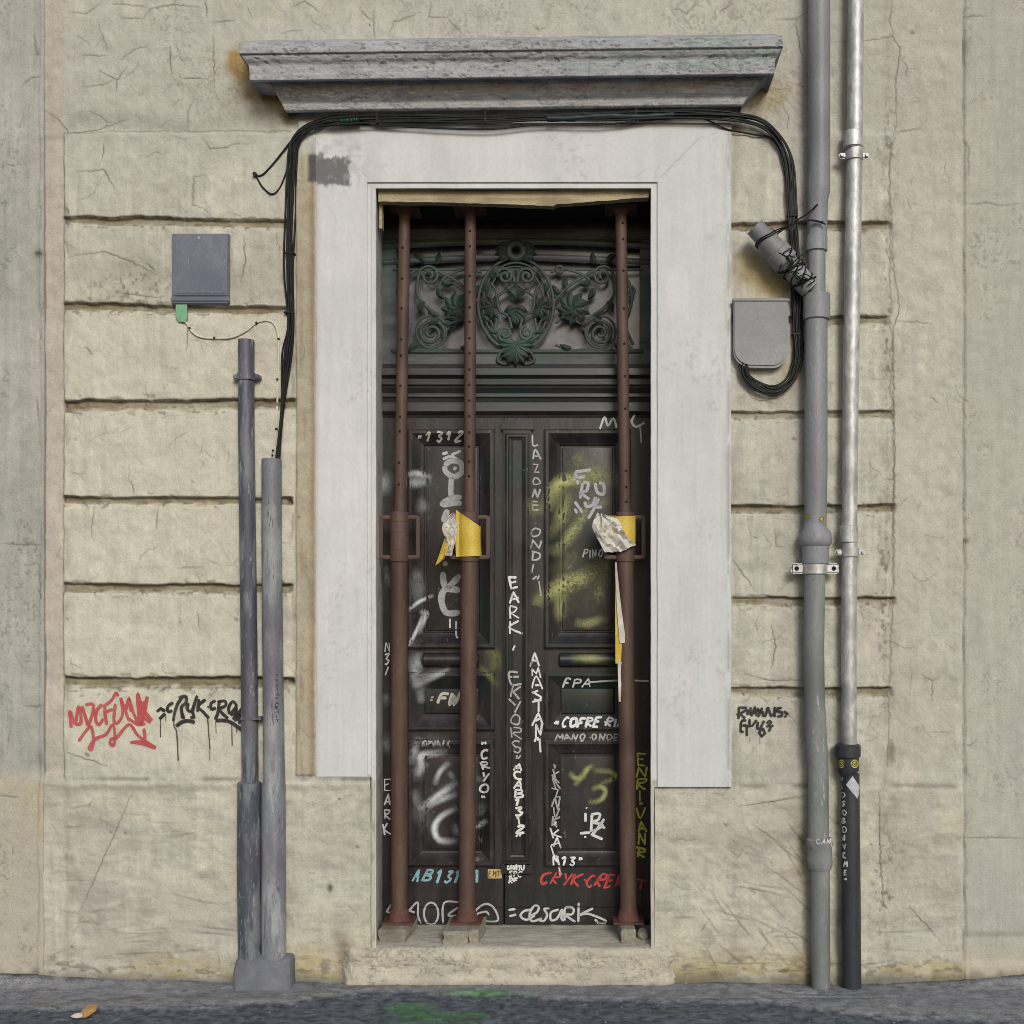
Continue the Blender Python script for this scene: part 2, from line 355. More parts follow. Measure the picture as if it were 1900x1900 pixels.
draw(dirt_shade, PX, PY, rough_line(rg, [(1652, 262), (1650, 420), (1652, 600), (1655, 770), (1660, 950), (1656, 1115), (1650, 1290), (1645, 1420)], 7, 3), 1.8, .6, False)
draw(dirt_shade, PX, PY, rough_line(rg, [(1358, 252), (1440, 254)], 6, 2), 2.0, .4, False)
# broken edges of the top left block and chipped spots
for (cx, cy, rx, ry, dp) in [(215, 746, 16, 7, .012), (128, 398, 7, 16, .012), (1655, 1400, 10, 26, .012), (1570, 1052, 24, 30, .006), (1490, 1060, 20, 16, .006), (541, 933, 9, 6, .02), (541, 1268, 9, 7, .02)]:
    b = np.clip(blob(PX + warp * 2, PY + warp2 * 3, cx, cy, rx, ry) * 1.6 - .5, 0, 1); H -= dp * b; dirt_shade = np.maximum(dirt_shade, b * .6)
# plinth: rough, wavy float marks
pl = sst(1440, 1456, PY + warp * .6 + (PX > 950) * -14)
wav = fbm(sh, 26, 90, 71, 4); wav2 = fbm(sh, 9, 26, 73, 3)
H += pl * (.012 + (wav - .5) * .013 + (wav2 - .5) * .009 + (fbm(sh, 40, 40, 72, 4) - .5) * .012)
C = mix(C, (.48, .465, .38), pl * sst(.35, .6, wav) * .55)
C = mix(C, (.55, .525, .40), pl * sst(.5, .72, fbm(sh, 70, 90, 75, 4)) * .55)
C = mix(C, (.43, .40, .365), pl * sst(.52, .7, fbm(sh, 60, 80, 77, 4)) * .55)
ed = np.exp(-((PY + warp * .6 + (PX > 950) * -14 - 1444) / 4.5) ** 2)
dirt_shade = np.maximum(dirt_shade, ed * sst(.45, .68, vn(sh, 900, 22, 79)) * .55)
# arcs left by the float on the right plinth
for k in range(26):
    cx, cy = rg.uniform(1240, 1480), rg.uniform(1500, 1770); a0 = rg.uniform(.2, 1.1); L_ = rg.uniform(40, 120)
    draw(crk, PX, PY, crack(rg, cx, cy, a0, L_, 6, .12), 1.8, rg.uniform(.25, .7))
for k in range(14):
    draw(crk, PX, PY, crack(rg, rg.uniform(90, 430), rg.uniform(1480, 1790), rg.uniform(-.25, .25), rg.uniform(30, 130), 6, .15), 1.6, rg.uniform(.2, .6))
for k in range(30):
    x_ = rg.choice([rg.uniform(1235, 1500), rg.uniform(1535, 1640), rg.uniform(90, 430)]); draw(crk, PX, PY, crack(rg, x_, rg.uniform(1700, 1800), rg.uniform(-.12, .12), rg.uniform(30, 140), 6, .12), rg.uniform(1.2, 2.6), rg.uniform(.2, .6))
arc = np.zeros(sh)
for k in range(46):
    x_, y_, a_ = (rg.uniform(1225, 1500), rg.uniform(1480, 1780), rg.uniform(.3, 1.2)) if k < 30 else (rg.uniform(560, 680) if k < 36 else rg.uniform(95, 430), rg.uniform(1480, 1780), rg.uniform(-.4, .4))
    draw(arc, PX, PY, crack(rg, x_, y_, a_, rg.uniform(40, 130), 6, .14), rg.uniform(3.5, 8), rg.uniform(.3, 1))
H += arc * .004; C = mix(C, (.56, .53, .42), arc * .3)
for k in range(230):   # scrapes and small chips on the plinth
    x_ = rg.choice([rg.uniform(1230, 1500), rg.uniform(1230, 1650), rg.uniform(90, 680)]); y_ = rg.uniform(1465, 1800); a_ = rg.choice([rg.gauss(.1, .25), rg.gauss(.9, .3), rg.gauss(-.8, .3)])
    if rg.random() < .5: draw(crk, PX, PY, crack(rg, x_, y_, a_, rg.uniform(6, 34), 4, .3), rg.uniform(.9, 1.5), rg.uniform(.2, .65))
    else: draw(arc, PX, PY, crack(rg, x_, y_, a_, rg.uniform(6, 30), 4, .3), rg.uniform(1.2, 2.2), rg.uniform(.4, 1))
C = mix(C, (.62, .60, .52), arc * .25)
C = mix(C, (.33, .315, .275), pl * sst(.54, .68, fbm(sh, 16, 44, 76, 5)) * .5)
# foot of the wall: splash grime, mossy yellow
ft = sst(1735, 1815, PY + warp * 3)
C = mix(C, (.40, .335, .17), ft * sst(.4, .62, fbm(sh, 14, 50, 81, 4)) * .75)
dirt_shade = np.maximum(dirt_shade, sst(1795, 1822, PY + warp * 2.2) * .8)
dirt_shade = np.maximum(dirt_shade, ft * sst(.58, .7, fbm(sh, 4, 9, 83, 4)) * .7)
# uneven greying, scuffs and rain marks over the whole front
scf = sst(.54, .68, fbm(sh, 18, 34, 851, 5)) * sst(.42, .6, fbm(sh, 110, 140, 853, 3)); C = mix(C, (.36, .35, .31), scf * .3)
rain = sst(.56, .72, fbm(sh, 120, 7, 855, 4)) * sst(.4, .6, fbm(sh, 160, 90, 857, 3)); C = mix(C, (.385, .365, .315), rain * .22)
pale = sst(.58, .70, fbm(sh, 40, 16, 859, 5)) * sst(.45, .6, fbm(sh, 120, 160, 861, 3)); C = mix(C, (.63, .60, .50), pale * .4)
edg = np.exp(-np.abs(PX - 1362) / 9.) * sst(.4, .6, fbm(sh, 26, 8, 863, 4)) + np.exp(-np.abs(PX - 128) / 7.) * sst(.45, .6, fbm(sh, 26, 8, 865, 4)) * (PY > 250) * (PX > 119) + np.exp(-np.abs(PX - 1644) / 12.) * sst(.42, .6, fbm(sh, 20, 8, 867, 4)) * (PX < 1662)
C = mix(C, (.30, .275, .225), np.clip(edg, 0, 1) * .5)
lip = np.zeros(sh)
for y_ in (408, 568, 744, 922, 1083, 1255): lip = np.maximum(lip, np.exp(-np.abs(PY - y_ + warp) / 9.) * (PY < y_ + 6))
C = mix(C, (.36, .325, .25), lip * sst(.48, .64, fbm(sh, 12, 26, 869, 4)) * .55 * (PX < 550))
# stains by cornice ends, boxes, fittings; shadows of branch and bracket tinted in too
for (cx, cy, rx, ry, c, a) in [(445, 125, 18, 26, (.33, .22, .075), .95), (490, 170, 42, 22, (.30, .205, .075), .95), (530, 205, 22, 14, (.28, .2, .08), .9), (1425, 175, 36, 26, (.36, .31, .18), .7), (1408, 150, 22, 14, (.33, .29, .17), .6),
     (1395, 500, 26, 32, (.36, .285, .13), .8), (1440, 530, 34, 26, (.36, .285, .12), .8), (1475, 690, 24, 40, (.36, .30, .17), .5), (1490, 1600, 16, 60, (.32, .25, .15), .5), (1500, 1790, 40, 30, (.34, .26, .12), .6), (640, 1770, 18, 40, (.20, .15, .10), .7), (560, 1780, 60, 22, (.40, .30, .14), .5)]:
    C = mix(C, c, np.clip(blob(PX + warp * 3, PY + warp * 3, cx, cy, rx, ry) * 1.5 * (.45 + mid), 0, 1) * a)
for (cx, cy, rx, ry, a) in [(1570, 1055, 16, 28, .85), (1480, 1058, 14, 14, .6), (1455, 590, 8, 60, .3), (250, 520, 120, 45, .35), (480, 520, 60, 60, .4), (200, 222, 110, 14, .3), (1600, 1425, 16, 16, .45), (1490, 1560, 6, 8, .9), (615, 1648, 5, 7, 1.5), (480, 220, 60, 16, .35), (300, 232, 90, 12, .3), (1622, 1820, 12, 12, .9)]:
    dirt_shade = np.maximum(dirt_shade, np.clip(blob(PX + warp * 2, PY + warp * 2, cx, cy, rx, ry) * 1.5 * (.3 + 1.1 * fbm(sh, 6, 6, int(cx), 4)), 0, 1) * a * .8)
# wide dirty clouds of specks
spk = sst(.62, .74, fbm(sh, 2, 2, 91, 2)) * sst(.52, .68, fbm(sh, 60, 60, 93, 4)); dirt_shade = np.maximum(dirt_shade, spk * .30 * (.35 + .65 * sst(420, 200, PY + warp * 8)))
pal = sst(.66, .78, fbm(sh, 2, 4, 92, 2)) * sst(.45, .6, fbm(sh, 50, 60, 94, 3)); C = mix(C, (.62, .60, .52), pal * .16)
for cx, cy, rx, ry in [(1640, 1650, 22, 120), (1652, 300, 14, 120), (1648, 600, 12, 240), (1640, 1100, 14, 200), (250, 535, 110, 40)]:
    dirt_shade = np.maximum(dirt_shade, sst(.56, .72, fbm(sh, 4, 3, int(cx + cy), 4)) * blob(PX, PY, cx, cy, rx, ry) * .75)
# yellow raw fillet left of the white surround
fl = sst(551, 555, PX + warp * .3) * sst(588, 586, PX) * sst(250, 300, PY + warp) * sst(1438, 1433, PY)
H += .014 * sst(551, 554, PX + warp * .3) * sst(590, 588, PX) * sst(222, 226, PY) * sst(1440, 1434, PY)
C = mix(C, (.40, .36, .255), fl * .85); C = mix(C, (.28, .215, .145), fl * sst(572, 585, PX + warp) * .75)
C = mix(C, (.27, .23, .15), fl * sst(.55, .7, fbm(sh, 40, 5, 95, 4)) * .5)
C = mix(C, (.50, .50, .495), sst(545, 553, PX + warp * .3) * sst(590, 588, PX) * sst(305, 265, PY + warp * 2) * sst(214, 224, PY) * .75)
sq = smooth_rect(574, 660, 290, 343, 4) * sst(.25, .45, fbm(sh, 10, 6, 97, 3) + sst(575, 595, PX) * .35); C = mix(C, (.085, .085, .088), sq * .95)
dirt_shade = np.maximum(dirt_shade, blob(PX, PY, 546, 900, 4, 700) * sst(.5, .75, fbm(sh, 25, 4, 99, 3)) * .5)
# right edge: seam and plaster lip beside the neighbour; left edge seam
H += .012 * sst(1652, 1646, PX + warp * 1.2) * sst(240, 256, PY + warp) * sst(1470, 1450, PY)
H += .008 * sst(246, 250, PY + warp) * sst(120, 124, PX + warp * .35) * sst(700, 690, PX) * sst(1450, 1440, PY)
H += (fbm(sh, 60, 60, 101, 4) - .5) * .018 + (mid - .5) * .014 + (fin - .5) * .0036 + (fbm(sh, 14, 12, 103, 3) - .5) * .006
H += (strk - .5) * .0015
H = np.where((PX > 592) & (PX < 1350) & (PY > 236) & (PY < 1436), np.minimum(H, .004), H)
# traced cracks
TR = [[(85, 205), (110, 222), (128, 247), (180, 242), (238, 222)], [(128, 22), (160, 25), (185, 5)], [(205, 5), (235, 8), (270, 12)], [(262, 38), (280, 15), (320, 8), (370, 14)], [(225, 33), (262, 34)], [(382, 0), (384, 30)], [(394, 40), (436, 38)],
      [(182, 130), (217, 148), (235, 125)], [(217, 148), (217, 170)], [(155, 163), (190, 158), (217, 146)], [(150, 102), (200, 103)], [(225, 110), (250, 92), (275, 85)], [(317, 85), (318, 135)], [(396, 65), (399, 165)], [(334, 145), (385, 148)],
      [(376, 258), (392, 277), (420, 277), (440, 268), (462, 270)], [(145, 322), (195, 318), (205, 335), (222, 360)], [(395, 325), (362, 330), (361, 383), (378, 388), (395, 405)], [(196, 270), (192, 300)],
      [(130, 478), (200, 470), (250, 490), (295, 512)], [(455, 440), (458, 490), (450, 525)], [(275, 490), (290, 505)], [(220, 545), (300, 555)],
      [(692, 20), (695, 72)], [(670, 20), (690, 38)], [(800, 0), (795, 30), (830, 32), (835, 18)], [(830, 32), (862, 68)], [(720, 65), (730, 40), (780, 22)], [(540, 12), (565, 2), (592, 20)], [(520, 60), (560, 54)],
      [(1252, 15), (1275, 25), (1290, 5)], [(1335, 22), (1352, 10), (1355, 0)], [(1435, 38), (1475, 36), (1500, 22)], [(1475, 36), (1483, 80), (1490, 110)], [(1655, 0), (1650, 40), (1658, 70)], [(1545, 78), (1600, 78), (1655, 68), (1670, 90), (1662, 160), (1665, 230), (1655, 260)], [(1665, 245), (1710, 236)],
      [(1655, 260), (1650, 300), (1655, 420), (1658, 500), (1665, 540), (1668, 580), (1657, 605), (1658, 700), (1660, 800), (1658, 900), (1656, 1010), (1660, 1100), (1655, 1160), (1668, 1155), (1680, 1150)],
      [(1660, 597), (1700, 597), (1730, 602)], [(1710, 1252), (1730, 1262), (1745, 1255)], [(1730, 1262), (1730, 1300)], [(1725, 735), (1740, 748)], [(1380, 1250), (1430, 1262), (1490, 1262)],
      [(1440, 750), (1395, 740), (1385, 720)], [(1437, 980), (1440, 1015), (1455, 1015)], [(1360, 1040), (1400, 1095)], [(1430, 1160), (1440, 1200), (1430, 1240)], [(250, 1465), (200, 1580), (150, 1690)], [(1370, 1495), (1500, 1475)], [(1685, 1680), (1740, 1740)], [(1630, 1460), (1632, 1600), (1640, 1700)],
      [(1290, 570), (1340, 560)], [(160, 645), (176, 660)], [(178, 940), (172, 1000)], [(246, 893), (252, 917)], [(297, 945), (292, 985)], [(330, 1055), (380, 1052)], [(350, 652), (352, 590)], [(130, 1395), (200, 1420)]]
for t in TR: draw(crk, PX, PY, rough_line(rg, t, 5, 1.3), 1.2, rg.uniform(.75, 1.0))
# random hair cracks
for k in range(260):
    a = rg.choice([0, math.pi / 2, math.pi / 2]) + rg.gauss(0, .3)
    x, y = rg.uniform(95, 1780), rg.uniform(-60, 1430)
    p = crack(rg, x, y, a, rg.uniform(12, 75), 5, .8); draw(crk, PX, PY, p, 1.05, rg.uniform(.25, .7))
    if rg.random() < .45: draw(crk, PX, PY, crack(rg, *p[len(p) // 2], a + rg.choice([-1, 1]) * 1.1, rg.uniform(12, 45)), 1.1, rg.uniform(.2, .5))
for k in range(60): # pits
    x, y = rg.uniform(95, 1780), rg.uniform(-60, 1800); r_ = rg.uniform(1.4, 3.2); draw(crk, PX, PY, [(x, y), (x + rg.uniform(0, 4), y + rg.uniform(0, 3))], r_, rg.uniform(.5, .9), False)
H -= crk * .0016
C = mix(C, moss * .9 + 0, np.clip(mossm, 0, 1) * .92 * (.7 + .3 * fin))
C = mix(C, grime, np.clip(dirt_shade, 0, 1) * .88)  # real dirt plus the shade painted along joint tops
C = mix(C, (.07, .058, .045), crk * .86)
def pad_rows(A, n, top=True): return np.concatenate([np.repeat(A[:1], n, 0), A], 0) if top else A
def world_grid(PX, PY, H, y0=0.0):
    V = np.zeros(PX.shape + (3,)); V[..., 0] = (PX - 950) * S; V[..., 1] = y0 - H; V[..., 2] = (1820 - PY) * S; return V
def ext(PX, PY, H, C, top=(), left=(), right=()):
    if len(top):
        n = len(top); PX = np.concatenate([np.repeat(PX[:1], n, 0), PX]); PY = np.concatenate([np.repeat(np.array(top)[:, None], PY.shape[1], 1), PY]); H = np.concatenate([np.repeat(H[:1], n, 0), H]); C = np.concatenate([np.repeat(C[:1], n, 0), C])
    for side, xs in (('l', left), ('r', right)):
        if len(xs):
            n = len(xs); e = slice(0, 1) if side == 'l' else slice(-1, None); f = (lambda a, b: np.concatenate([a, b], 1)) if side == 'l' else (lambda a, b: np.concatenate([b, a], 1))
            PY = f(np.repeat(PY[:, e], n, 1), PY); PXn = np.repeat(np.array(xs, float)[None], PX.shape[0], 0); PX = f(PXn, PX); H = f(np.repeat(H[:, e], n, 1), H); C = f(np.repeat(C[:, e], n, 1), C)
    return PX, PY, H, C
TOP = list(range(-1400, -80, 60))
mPX, mPY, mH, mC = PX, PY, H, C
ePX, ePY, eH, eC = ext(PX, PY, H, C, TOP, left=[82.9], right=[1785.1]); eH[:, 0] -= .12; eH[:, -1] -= .12
cx = (ePX[:-1, :-1] + ePX[1:, 1:]) / 2; cy = (ePY[:-1, :-1] + ePY[1:, 1:]) / 2
hole = (cx > 688) & (cx < 1215) & (cy > 340) & (cy < 1762)
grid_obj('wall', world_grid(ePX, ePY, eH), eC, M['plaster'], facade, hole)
def wallH(px, py):
    j = int((py + 80) / 2); i = int((px - 83) / 2)
    j = min(max(j, 1), mH.shape[0] - 3); i = min(max(i, 1), mH.shape[1] - 3); return mH[j - 1:j + 3, i - 1:i + 3].max() * .6 + mH[j:j + 2, i:i + 2].mean() * .4
# ---------------- left neighbour
PX, PY = wall_grid(-100, 83, -80, 1840); sh = PX.shape
n1 = fbm(sh, 90, 60, 801, 4); n2 = fbm(sh, 20, 12, 803, 4); n3 = fbm(sh, 60, 3, 805, 3)
C = np.zeros(sh + (3,)) + np.array((.415, .412, .372))
C = mix(C, (.355, .36, .325), sst(.4, .65, n1) * .8); C = mix(C, (.46, .465, .42), sst(.5, .75, n2) * .5); C = mix(C, (.42, .41, .40), sst(.52, .7, fbm(sh, 150, 60, 807, 3)) * .7)
C *= (1 + (n3 - .5) * .25)[..., None]
low = sst(1430, 1460, PY); C = mix(C, (.45, .42, .335), low * .75); C = mix(C, (.46, .39, .24), low * sst(.5, .7, fbm(sh, 60, 50, 809, 4)) * .5)
C = mix(C, (.42, .41, .425), sst(73, 77, PX) * sst(84, 82, PX) * sst(330, 150, PY) * .8)
H = (n1 - .5) * .012 + (n2 - .5) * .007 - .010 + low * .012
H += .006 * sst(70, 76, PX + (n2 - .5) * 8)
cr = np.zeros(sh)
for t in [[(40, 155), (55, 142), (75, 140)], [(0, 1008), (40, 1010), (76, 1010)], [(60, 60), (68, 100), (62, 90)], [(65, 735), (70, 780)], [(66, 470), (78, 472)], [(0, 1475), (35, 1480)], [(45, 1312), (80, 1310)], [(70, 1050), (74, 1110), (66, 1090)]]: draw(cr, PX, PY, rough_line(rg, t, 6, 1.5), 1.6, .8)
for k in range(26): draw(cr, PX, PY, crack(rg, rg.uniform(-90, 75), rg.uniform(-60, 1700), math.pi / 2 + rg.gauss(0, .4), rg.uniform(15, 70)), 1.2, rg.uniform(.2, .5))
dd = np.maximum(sst(1790, 1815, PY + (n2 - .5) * 30) * .8, blob(PX, PY, 66, 82, 5, 26) * sst(.4, .6, n2)); dd = np.maximum(dd, blob(PX, PY, 70, 470, 8, 7)); dd = np.maximum(dd, blob(PX, PY, 72, 1405, 12, 18) * n2 * 1.3)
dd = np.maximum(dd, sst(.6, .72, fbm(sh, 3, 3, 811, 3)) * sst(.5, .66, fbm(sh, 40, 25, 813, 3)) * .4)
dd = np.maximum(dd, np.exp(-((PX - 82) / 1.5) ** 2) * .6 * sst(1446, 1430, PY))
H -= cr * .004
C = mix(C, (.07, .065, .05), np.clip(cr * .75 + dd * .75, 0, .9))
PX, PY, H, C = ext(PX, PY, H, C, TOP, left=list(range(-1900, -100, 60)), right=[83.2]); H[:, -1] -= .12
nl = grid_obj('neighbouring_wall', world_grid(PX, PY, H), C, M['plaster'])
props(nl, 'greenish grey stained plaster wall meeting the cream house front at its left edge', 'wall', kind='thing')
# ---------------- right neighbour
PX, PY = wall_grid(1785, 2000, -80, 1840); sh = PX.shape
n1 = fbm(sh, 90, 60, 901, 4); n2 = fbm(sh, 20, 12, 903, 4); n3 = fbm(sh, 60, 3, 905, 3)
C = np.zeros(sh + (3,)) + np.array((.45, .442, .39))
C = mix(C, (.39, .39, .35), sst(.4, .65, n1) * .6); C = mix(C, (.45, .435, .38), sst(.5, .75, n2) * .45); C *= (1 + (n3 - .5) * .15)[..., None]
C = mix(C, (.46, .425, .32), sst(1735, 1800, PY) * .7)
H = (n1 - .5) * .008 + (n2 - .5) * .003 - .004 + .012 * sst(1788, 1793, PX + (n2 - .5) * 8) * sst(1795, 1788, PX * 0 + 1790) - .006
H -= .012 * sst(1725, 1742, PY) * sst(1796, 1780, PY)
cr = np.zeros(sh)
for t in [[(1787, 378), (1830, 377), (1860, 382), (1895, 378)], [(1785, 30), (1830, 30)], [(1785, 1383), (1800, 1385), (1812, 1375)], [(1785, 1170), (1790, 1230)], [(1786, 1340), (1789, 1365)], [(1787, 740), (1795, 745)], [(1780, 1555), (1900, 1555)], [(1786, 255), (1797, 275), (1797, 325)]]: draw(cr, PX, PY, rough_line(rg, t, 6, 1.2), 1.5, .7)
for yy in range(-80, 1800, 90): draw(cr, PX, PY, crack(rg, 1787, yy, math.pi / 2, rg.uniform(30, 80), 6, .3), 1.4, rg.uniform(.2, .6))
dd = np.maximum(sst(1800, 1818, PY + (n2 - .5) * 24) * .8, blob(PX, PY, 1790, 1003, 9, 5)); dd = np.maximum(dd, blob(PX, PY, 1790, 90, 9, 30) * n2); dd = np.maximum(dd, sst(.62, .72, fbm(sh, 3, 3, 911, 3)) * sst(.55, .66, fbm(sh, 40, 25, 913, 3)) * .35)
H -= cr * .004
C = mix(C, (.085, .075, .06), np.clip(cr * .75 + dd * .75, 0, .9))
PX, PY, H, C = ext(PX, PY, H, C, TOP, left=[1784.8], right=list(range(2060, 3900, 60))); H[:, 0] -= .12
nr_ = grid_obj('neighbouring_wall', world_grid(PX, PY, H), C, M['plaster'])
props(nr_, 'plain beige wall beyond the galvanised pipe with a shallow skirting groove at its foot', 'wall', kind='thing')

# ================================================================== surround, cornice, doorstep (parts of the facade)
_nsc = {}
def NS(px, py, cy, cx, seed, oct=4):
    k = (cy, cx, seed, oct)
    if k not in _nsc: _nsc[k] = fbm((1000, 1020), cy / 2, cx / 2, seed, oct)
    return _nsc[k][np.clip(((py + 60) / 2).astype(int), 0, 999), np.clip((px / 2).astype(int), 0, 1019)]
def surround(name, prof, ybl, ybr, mat, colf, seglen=3.5):
    """prof: (left px, top py, right px, depth) per profile point, outside to inside"""
    rows = []; cols = []
    nU = int((1450 - 350) / seglen); nT = int(520 / seglen)
    for (l, t, r_, d) in prof:
        pts = [(l, ybl + (t - ybl) * i / nU) for i in range(nU)] + [(l + (r_ - l) * i / nT, t) for i in range(nT)] + [(r_, t + (ybr - t) * i / nU) for i in range(nU + 1)]
        rows.append(pts)
    A = np.array(rows)            # profile x along x 2
    d = np.array([p[3] for p in prof])[:, None] * np.ones(A.shape[:2])
    k = 1.0                       # built at true size at depth of its face
    V = np.zeros(A.shape[:2] + (3,))
    kk = (D + np.minimum(d, 0)) / D
    V[..., 0] = X(CPX) + (A[..., 0] - CPX) * S * kk; V[..., 1] = d; V[..., 2] = Z(HZ) + (HZ - A[..., 1]) * S * kk
    sh = A.shape[:2]
    V[..., 1] += (NS(A[..., 0], A[..., 1], 60, 40, 1001, 4) - .5) * .004
    V[..., 0] += (NS(A[..., 0], A[..., 1], 40, 12, 1003, 3) - .5) * .003
    return grid_obj(name, V, colf(A[..., 0], A[..., 1], d, sh), mat, facade)
def dens(p, n):
    out = []
    for a, b in zip(p[:-1], p[1:]):
        k = max(n, int(max(abs(b[0] - a[0]), abs(b[1] - a[1]), abs(b[2] - a[2])) / 1.6))
        for i in range(k): out.append(tuple(a[j] + (b[j] - a[j]) * i / k for j in range(4)))
    return out + [p[-1]]
def col_white(px, py, d, sh):
    C = np.zeros(sh + (3,)) + np.array((.585, .59, .60))
    C = mix(C, (.545, .575, .582), sst(1080, 1290, px - (py - 300) * .05) * .9)
    C = mix(C, (.53, .53, .545), sst(.5, .7, NS(px, py, 160, 40, 1011)) * .5)
    C = mix(C, (.66, .66, .655), sst(.55, .75, NS(px, py, 120, 60, 1013)) * .4)
    C *= (1 + (NS(px, py, 120, 5, 1014, 3) - .5) * .10)[..., None]
    dd = np.zeros(sh)
    dd = np.maximum(dd, sst(.62, .74, NS(px, py, 7, 7, 1015, 3)) * sst(.56, .68, NS(px, py, 80, 60, 1016, 3)) * .22)
    dd = np.maximum(dd, np.exp(-((np.abs(px - 1352)) / 5.0)) * sst(.35, .6, NS(px, py, 30, 6, 1017, 3)) * .6 * (py > 230))
    dd = np.maximum(dd, np.exp(-(np.abs(px - 587) / 3.5)) * .45 * (py > 300))
    dd = np.maximum(dd, np.exp(-(((px - 697) - (py - 345)) / 1.6) ** 2) * ((px > 640) & (px < 698) & (py < 352)) * .25)
    dd = np.maximum(dd, np.exp(-(((px - 1207) + (py - 348)) / 1.8) ** 2) * ((px > 1205) & (px < 1325) & (py < 352)) * .5 * sst(.3, .5, NS(px, py, 14, 14, 1018, 2)))
    for k in range(6):
        x, y = rg.uniform(720, 1330), rg.uniform(240, 330)
        if k > 3: x, y = rg.choice([rg.uniform(600, 675), rg.uniform(1225, 1345)]), rg.uniform(400, 1400)
        an = rg.uniform(0, 3.1); t = (px - x) * math.cos(an) + (py - y) * math.sin(an); n_ = -(px - x) * math.sin(an) + (py - y) * math.cos(an)
        dd = np.maximum(dd, np.exp(-((n_ + 2 * np.sin(t / 5)) / 1.3) ** 2) * sst(34, 6, np.abs(t)) * .3)
    C = mix(C, (.27, .24, .20), dd)
    f = NS(px, py, 9, 9, 1019, 4)
    sq = sst(568, 578, px + (f - .5) * 26) * sst(652, 646, px + (f - .5) * 14) * sst(287, 293, py + (f - .5) * 18) * sst(346, 339, py + (f - .5) * 16)
    C = mix(C, (.12, .12, .123), sq * (.9 + .1 * f))
    C = mix(C, (.36, .35, .34), sst(.5, .62, f) * np.exp(-(((px - 632) / 50) ** 2 + ((py - 300) / 50) ** 2)) * .6)
    st = sst(1442, 1452, py + (f - .5) * 10) * ((px < 697) | ((px > 1209) & (px < 1221))) * (d > -.0215); C = mix(C, (.47, .445, .36), st * .92); C = mix(C, (.25, .22, .16), st * sst(.55, .7, NS(px, py, 30, 6, 1023, 3)) * .6)
    C = mix(C, (.52, .51, .45), sst(.035, .06, d) * .6)
    C = mix(C, (.30, .27, .20), sst(.03, .06, d) * sst(.5, .7, NS(px + d * 400, py, 40, 6, 1021, 4)) * .7)
    return C
surround('door_surround', dens([(584, 228, 1357, .0), (584, 228, 1357, -.022), (586, 230, 1355, -.026), (640, 290, 1290, -.0275), (676, 333, 1225, -.026), (681, 338, 1220, -.026), (682, 339, 1219, -.018), (689, 344, 1214, -.018)], 4), 1441, 1460, M['white_paint'], col_white)
surround('door_reveal', dens([(688.5, 343.5, 1214.5, -.010), (689, 344, 1214, -.0195), (697, 349.5, 1208, -.0195), (698, 350, 1207, -.015), (697.5, 350, 1208, .02), (697, 350.5, 1210, .03), (686.5, 350.5, 1218, .31)], 5), 1760, 1762, M['white_paint'], col_white)

# ---------------- cornice
cpro = [(72, 470, 1430, .02, 0), (76, 444, 1452, -.185, 0), (78, 443, 1453, -.20, 0), (96, 443, 1453, -.20, 0), (98, 446, 1451, -.19, 1), (103, 450, 1449, -.188, 1), (109, 454, 1446, -.182, 1), (115, 458, 1443, -.172, 1), (119, 461, 1440, -.168, 1), (121, 462, 1438, -.171, 1), (146, 463, 1437, -.171, 1), (147.5, 464, 1436, -.166, 2), (150, 474, 1428, -.122, 2), (153, 500, 1418, -.120, 3), (160, 506, 1411, -.116, 3), (170, 511, 1403, -.104, 3), (180, 517, 1396, -.088, 3), (188, 521, 1390, -.073, 3), (191, 523, 1386, -.070, 3), (195, 525, 1383, -.073, 3), (202, 528, 1379, -.070, 3), (207, 531, 1376, -.058, 3), (208, 532, 1375, .01, 3)]
dp_ = []
for a, b in zip(cpro[:-1], cpro[1:]):
    n = max(1, int(max(abs(b[0] - a[0]), abs(b[3] - a[3]) / S / 2) / 1.3))
    for i in range(n): dp_.append([a[j] + (b[j] - a[j]) * i / n for j in range(5)])
dp_.append(list(cpro[-1])); dp_ = np.array(dp_)
nX = 900; tt = np.linspace(0, 1, nX)
sh = (len(dp_), nX + 12)
nz = (fbm(sh, 5, 14, 1101, 4) - .5); chipn = sst(.66, .74, fbm(sh, 5, 10, 1103, 4))
V = np.zeros(sh + (3,)); Cc = np.zeros(sh + (3,))
for i, (py, xl, xr, d, zone) in enumerate(dp_):
    kf = (D + d) / D
    for j in range(sh[1]):
        jj = j - 6; t = min(max(jj / (nX - 1), 0), 1)
        px = xl + (xr - xl) * t
        yy = py + 3 - 13 * (px - 445) / 1005
        dd = d; x = X(CPX) + (px - CPX) * S * kf; z = Z(HZ) + (HZ - yy) * S * kf
        if jj < 0: dd = d * (1 + jj / 6.) + .012 * (-jj / 6)
        elif jj >= nX: dd = d * (1 - (jj - nX + 1) / 6.) + .012 * (jj - nX + 1) / 6
        V[i, j] = (x, dd + nz[i, j] * .005 + chipn[i, j] * (.005 if zone < 3 else .002), z + nz[i, j] * .003)
pyc = dp_[:, 0][:, None] * np.ones(sh); zone = dp_[:, 4][:, None] * np.ones(sh)
tx = np.linspace(0, 1, sh[1])[None] * np.ones(sh)
Cc[:] = (.345, .355, .382)
Cc = mix(Cc, (.43, .437, .46), sst(.45, .7, fbm(sh, 4, 50, 1105, 4)) * .8)
Cc = mix(Cc, (.31, .36, .36), sst(.45, .7, fbm(sh, 14, 90, 1107, 3)) * sst(.2, .8, tx) * .9)
Cc = mix(Cc, (.30, .285, .22), sst(2.5, 2.9, zone) * sst(185, 160, pyc) * sst(.25, .6, fbm(sh, 12, 60, 1109, 4)) * .75)
